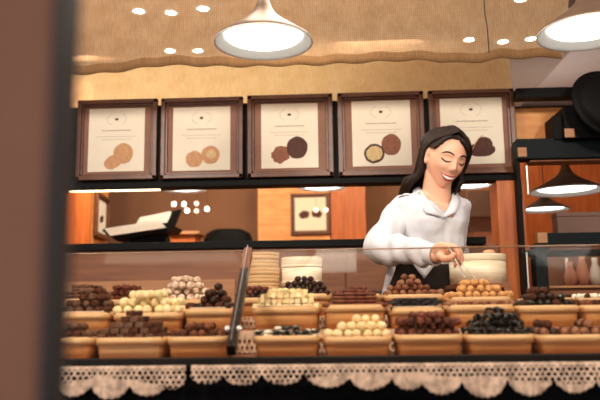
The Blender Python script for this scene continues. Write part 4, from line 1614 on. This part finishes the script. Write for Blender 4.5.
# hair: cap over the skull plus long locks
hr = bmesh.new()
bmesh.ops.create_uvsphere(hr, u_segments=96, v_segments=72, radius=1)
dele = []
for v in hr.verts:
    d = v.co.normalized()
    p = head_pt(d)
    # hairline: parted just off the middle
    line = .074 - .9 * max(0, abs(p.x + .012) - .012) ** 1.0 - (.10 * max(0, abs(p.x) - .045) * 10)
    is_face = p.y < -.012 and p.z < line
    is_side = (p.z < -.055 and p.y < .02) or (p.z < .022 and p.y < .026 and p.x < -.03) or (p.z < .0 and p.y < .012 and p.x > .03)
    n = Vector((p.x, p.y * .8, p.z)).normalized()
    th = .009 + .004 * math.sin(p.x * 160 + p.z * 20) * .3
    if d.z > 0:
        th += .003
    th -= .010 * math.exp(-((p.x + .012) / .004) ** 2) * (1 if p.y < .02 and p.z > 0 else 0) * .5
    v.co = p + n * th
    if is_face or is_side:
        dele.append(v)
bmesh.ops.delete(hr, geom=dele, context='VERTS')
hr.transform(HEAD)
hair = obj('hair', hr, 'hair', WM)
md = hair.modifiers.new('thick', 'SOLIDIFY')
md.thickness = .010
md.offset = -1


def HP(x, y, z):
    return HEAD @ Vector((x, y, z))


lk = bmesh.new()
rr = random.Random(11)
# image-left side: from the part over the temple, behind the ear, down behind the shoulder
for i in range(26):
    q = i / 25
    st = HP(-.012 - .01 * q, -.070 + .12 * q, .108 + .006 * math.sin(q * PI))
    m1 = HP(-.067, -.020 + .085 * q, .058 + .01 * q)
    m2 = HP(-.070, .034 + .035 * q, .000)
    e1 = WP(421 - 5 * q + rr.uniform(-1, 1), 172 + 2 * q, 2.55 + .10 * q)
    e2 = WP(411.5 - 7 * q + rr.uniform(-1.5, 1.5), 182 + rr.uniform(-2, 2), 2.585 + .09 * q)
    e3 = WP(407 - 6 * q + rr.uniform(-3, 3), 192 + rr.uniform(-2, 6), 2.63 + .07 * q)
    tube(lk, [st, m1, m2, e1, e2, e3], [.004, .009, .011, .010, .008, .003], 8, 5)
# image-right side: falls beside the cheek
for i in range(22):
    q = i / 21
    st = HP(-.010 + .008 * q, -.068 + .12 * q, .109)
    m1 = HP(.058, -.050 + .09 * q, .062)
    m2 = HP(.074, -.026 + .075 * q, .010)
    e1 = HP(.074 - .004 * q, -.012 + .07 * q, -.045)
    e2 = WP(461 - 4 * q + rr.uniform(-1, 1), 184 + rr.uniform(-1, 1), 2.53 + .07 * q)
    e3 = WP(455 - 4 * q + rr.uniform(-1, 1), 193 + rr.uniform(-3, 2), 2.55 + .06 * q)
    tube(lk, [st, m1, m2, e1, e2, e3], [.004, .008, .009, .009, .008, .003], 8, 5)
# back
for i in range(20):
    q = i / 19
    a = -.06 + .12 * q
    tube(lk, [HP(a * .4, .05, .100), HP(a * .9, .085, .03), HP(a * .9, .085, -.05), WP(412 + 46 * q, 186, 2.66), WP(410 + 44 * q, 200, 2.69)], [.008, .010, .011, .011, .006], 8, 4)
obj('hair_locks', lk, 'hair', WM)

# ---- shirt
def wrinkle(bm, amp, sc, seed=0.0):
    bm.normal_update()
    for v in bm.verts:
        n = noise.noise(Vector((v.co.x * sc, v.co.y * sc, v.co.z * sc * .55)) + Vector((seed, 0, 0)))
        n2 = noise.noise(Vector((v.co.x * sc * 2.6, v.co.y * sc * 2.6, v.co.z * sc * 1.2)) + Vector((0, seed, 3)))
        v.co += v.normal * (amp * n + amp * .45 * n2)


sb = bmesh.new()
spec = [(cen['waist'] + Vector((0, 0, .022)), .118, .090, .088, 0), (cen['waist'] + Vector((0, 0, .040)), .128, .102, .096, 0), (cen['rib'] + Vector((0, 0, -.02)), .131, .106, .100, .004), (cen['rib'] + Vector((0, 0, .02)), .133, .106, .102, .012),
        (cen['chest'] + Vector((0, 0, -.005)), .138, .104, .106, .020), (cen['chest'] + Vector((0, 0, .03)), .144, .096, .106, .012), (cen['chest'] + Vector((0, 0, .058)), .150, .084, .102, .004),
        (cen['sh'] + Vector((0, 0, .008)), .150, .070, .090, 0), (cen['sh'] + Vector((0, 0, .026)), .112, .060, .076, 0), (cen['top'] + Vector((0, 0, .014)), .070, .054, .066, 0)]
# interpolate the rings densely
def lerp_spec(spec, n):
    out = []
    for i in range(len(spec) - 1):
        for k in range(n):
            t = k / n
            a, b = spec[i], spec[i + 1]
            out.append((a[0].lerp(b[0], t), *[a[j] + (b[j] - a[j]) * t for j in range(1, 5)]))
    out.append(spec[-1])
    return out


ds = lerp_spec(spec, 5)
rings = [ring_(c, a * .965, bf, bb, 96, bu) for c, a, bf, bb, bu in ds]
RV = loft(sb, rings, cap=False)
# open the V neck
vpt = WP(443, 217, 2.47)
dele = []
ztop = RV[-1][0].co.z
for r_i, row_ in enumerate(RV):
    for v in row_:
        l = TQ.inverted() @ (v.co - cen['chest'])
        if l.y < -.01:
            h = v.co.z - vpt.z
            if h > 0 and abs(l.x - .012) < .004 + h * .62:
                dele.append(v)
bmesh.ops.delete(sb, geom=dele, context='VERTS')
# sleeves
def sleeve(bm, pts, radii, seed, n=10, seg=40, fold=.006, elbow=.5):
    cp = catmull(pts, n)
    rr = [r.x for r in catmull([Vector((r, 0, 0)) for r in radii], n)]
    prev = None
    rings = []
    N_ = len(cp)
    for i, p in enumerate(cp):
        t = (cp[min(i + 1, N_ - 1)] - cp[max(i - 1, 0)]).normalized()
        a = (t.cross(Vector((0, 1, 0)))) if prev is None else prev - t * prev.dot(t)
        a.normalize()
        prev = a
        b = t.cross(a).normalized()
        ring = []
        for k in range(seg):
            g = 2 * PI * k / seg
            u = i / N_
            f = fold * (math.sin(i * .75 + 2.2 * math.sin(g + seed) + seed) * .7 + .6 * math.sin(g * 3 + i * .35 + seed * 2))
            f *= .35 + .65 * math.exp(-((u - elbow) / .22) ** 2) + .3 * (u > .8)
            ring.append(p + (a * math.cos(g) + b * math.sin(g)) * (rr[i] + f))
        rings.append(ring)
    loft(bm, rings, cap=False)


sleeve(sb, [cen['sh'] + TQ @ Vector((-.095, .0, -.012)), shR + Vector((.002, 0, -.006)), shR.lerp(elR, .5) + Vector((-.004, 0, 0)), elR + Vector((-.002, 0, -.002)), elR.lerp(wrR, .35), elR.lerp(wrR, .68), elR.lerp(wrR, .93)],
       [.046, .049, .048, .052, .047, .039, .032], 1.0, elbow=.52)
sleeve(sb, [cen['sh'] + TQ @ Vector((.085, .0, -.012)), shL + Vector((-.006, 0, -.010)), shL.lerp(elL, .5) + Vector((-.010, 0, 0)), elL, elL.lerp(wrL, .5), elL.lerp(wrL, .93)],
       [.038, .040, .040, .046, .042, .032], 3.0)
wrinkle(sb, .0085, 20, 2.0)
shirt = obj('shirt', sb, 'shirt', WM)
md = shirt.modifiers.new('thick', 'SOLIDIFY')
md.thickness = .0025
md.offset = 1
# cuff
cb = bmesh.new()
sleeve(cb, [elR.lerp(wrR, .88), elR.lerp(wrR, .94), elR.lerp(wrR, 1.01)], [.0335, .034, .0335], 0, fold=0)
cu = obj('cuff', cb, 'shirt', WM)
md = cu.modifiers.new('thick', 'SOLIDIFY')
md.thickness = .003


# collar and placket: folded strips along the neckline
def strip(name, inner, outer, m='shirt', n=6, th=.003, parent=WM):
    A, B = catmull(inner, n), catmull(outer, n)
    bm = bmesh.new()
    rows = []
    for a, b in zip(A, B):
        mid = (a + b) / 2 + Vector((0, -.004, 0))
        rows.append([bm.verts.new(a), bm.verts.new(mid), bm.verts.new(b)])
    for i in range(len(rows) - 1):
        for k in range(2):
            bm.faces.new((rows[i][k], rows[i + 1][k], rows[i + 1][k + 1], rows[i][k + 1]))
    o = obj(name, bm, m, parent)
    md = o.modifiers.new('thick', 'SOLIDIFY')
    md.thickness = th
    return o


strip('collar', [WP(420, 187, 2.60), WP(425, 195, 2.515), WP(432, 205, 2.46), WP(442, 215, 2.437)], [WP(413, 191, 2.60), WP(416, 202, 2.495), WP(426, 213, 2.428), WP(441, 217, 2.432)], n=1)
strip('collar', [WP(452, 189, 2.60), WP(452, 197, 2.53), WP(449, 206, 2.48), WP(444, 215, 2.437)], [WP(458, 192, 2.60), WP(461, 202, 2.515), WP(456, 212, 2.450), WP(445, 217, 2.432)], n=1)



# ---- apron / trousers
ab = bmesh.new()
sp2 = [(cen['hip'] + Vector((0, 0, -.28)), .170, .122, .12, 0), (cen['hip'], .163, .113, .112, 0), (cen['waist'] + Vector((0, 0, -.055)), .142, .103, .098, 0), (cen['waist'] + Vector((0, 0, -.012)), .126, .098, .095, 0), (cen['waist'] + Vector((0, 0, .034)), .124, .096, .094, 0)]
loft(ab, [ring_(c, a, bf, bb, 64, bu) for c, a, bf, bb, bu in lerp_spec(sp2, 5)], cap=False)
wrinkle(ab, .003, 16)
ap = obj('apron', ab, 'apron', WM)
md = ap.modifiers.new('thick', 'SOLIDIFY')
md.thickness = .002
for s_ in (-1, 1):
    lb_ = bmesh.new()
    hp = cen['hip'] + TQ @ Vector((s_ * .075, 0, -.03))
    kn = Vector((hp.x + s_ * .01, hp.y - .01, .50))
    an = Vector((hp.x + s_ * .015, hp.y + .01, .085))
    sleeve(lb_, [hp, hp.lerp(kn, .5), kn, kn.lerp(an, .5), an + Vector((0, 0, .02))], [.095, .082, .062, .060, .052], s_ + 2, fold=.002)
    obj('trouser_leg', lb_, 'apron', WM)
    fb = bmesh.new()
    tube(fb, [an + Vector((0, .015, -.045)), an + Vector((0, -.06, -.048)), an + Vector((0, -.155, -.056))], [.040, .040, .028], 16, 3)
    obj('shoe', fb, 'black', WM)
# white shirt tails hanging over the apron: the knot in front and the tail at the side
kb = bmesh.new()
kp = [WP(411, 262, 2.47), WP(424, 279, 2.462), WP(437, 262, 2.455), WP(424, 258, 2.46)]
vs = [kb.verts.new(p) for p in kp]
kb.faces.new(vs)
bmesh.ops.subdivide_edges(kb, edges=kb.edges, cuts=4, use_grid_fill=True)
o = obj('shirt_tail', kb, 'shirt', WM)
md = o.modifiers.new('thick', 'SOLIDIFY')
md.thickness = .003
strip('shirt_tail', [WP(396.5, 262, 2.49), WP(395, 270, 2.485), WP(391, 281, 2.48), WP(386, 296, 2.475)], [WP(389, 262, 2.50), WP(387, 270, 2.495), WP(385, 281, 2.49), WP(381.5, 296, 2.485)])

# ---- tongs held in the hand
TG = thing('serving_tongs', 'slim steel serving tongs held in the woman\'s hand over the golden truffles', 'tongs', at(455, 252, 2.15))
tl = Vector(TG.location)
for a, m1, b in ((at(449.5, 248.5, 2.150), at(458, 264, 2.128), at(465, 277.5, 2.100)), (at(450.5, 247.5, 2.160), at(463, 265, 2.145), at(475, 278, 2.115))):
    bm = bmesh.new()
    tube(bm, [a - tl, m1 - tl, b - tl], [.0034, .0036, .0042], 10, 5, flat=(1, .45))
    obj('arm', bm, 'steel', TG)
bm = bmesh.new()
a = at(450, 248, 2.155) - tl
tube(bm, [a + Vector((-.006, 0, -.004)), a + Vector((-.002, 0, .003)), a + Vector((.005, .003, .002))], .0036, 8, 4)
obj('spring_bend', bm, 'steel', TG)
bpy.context.view_layer.update()
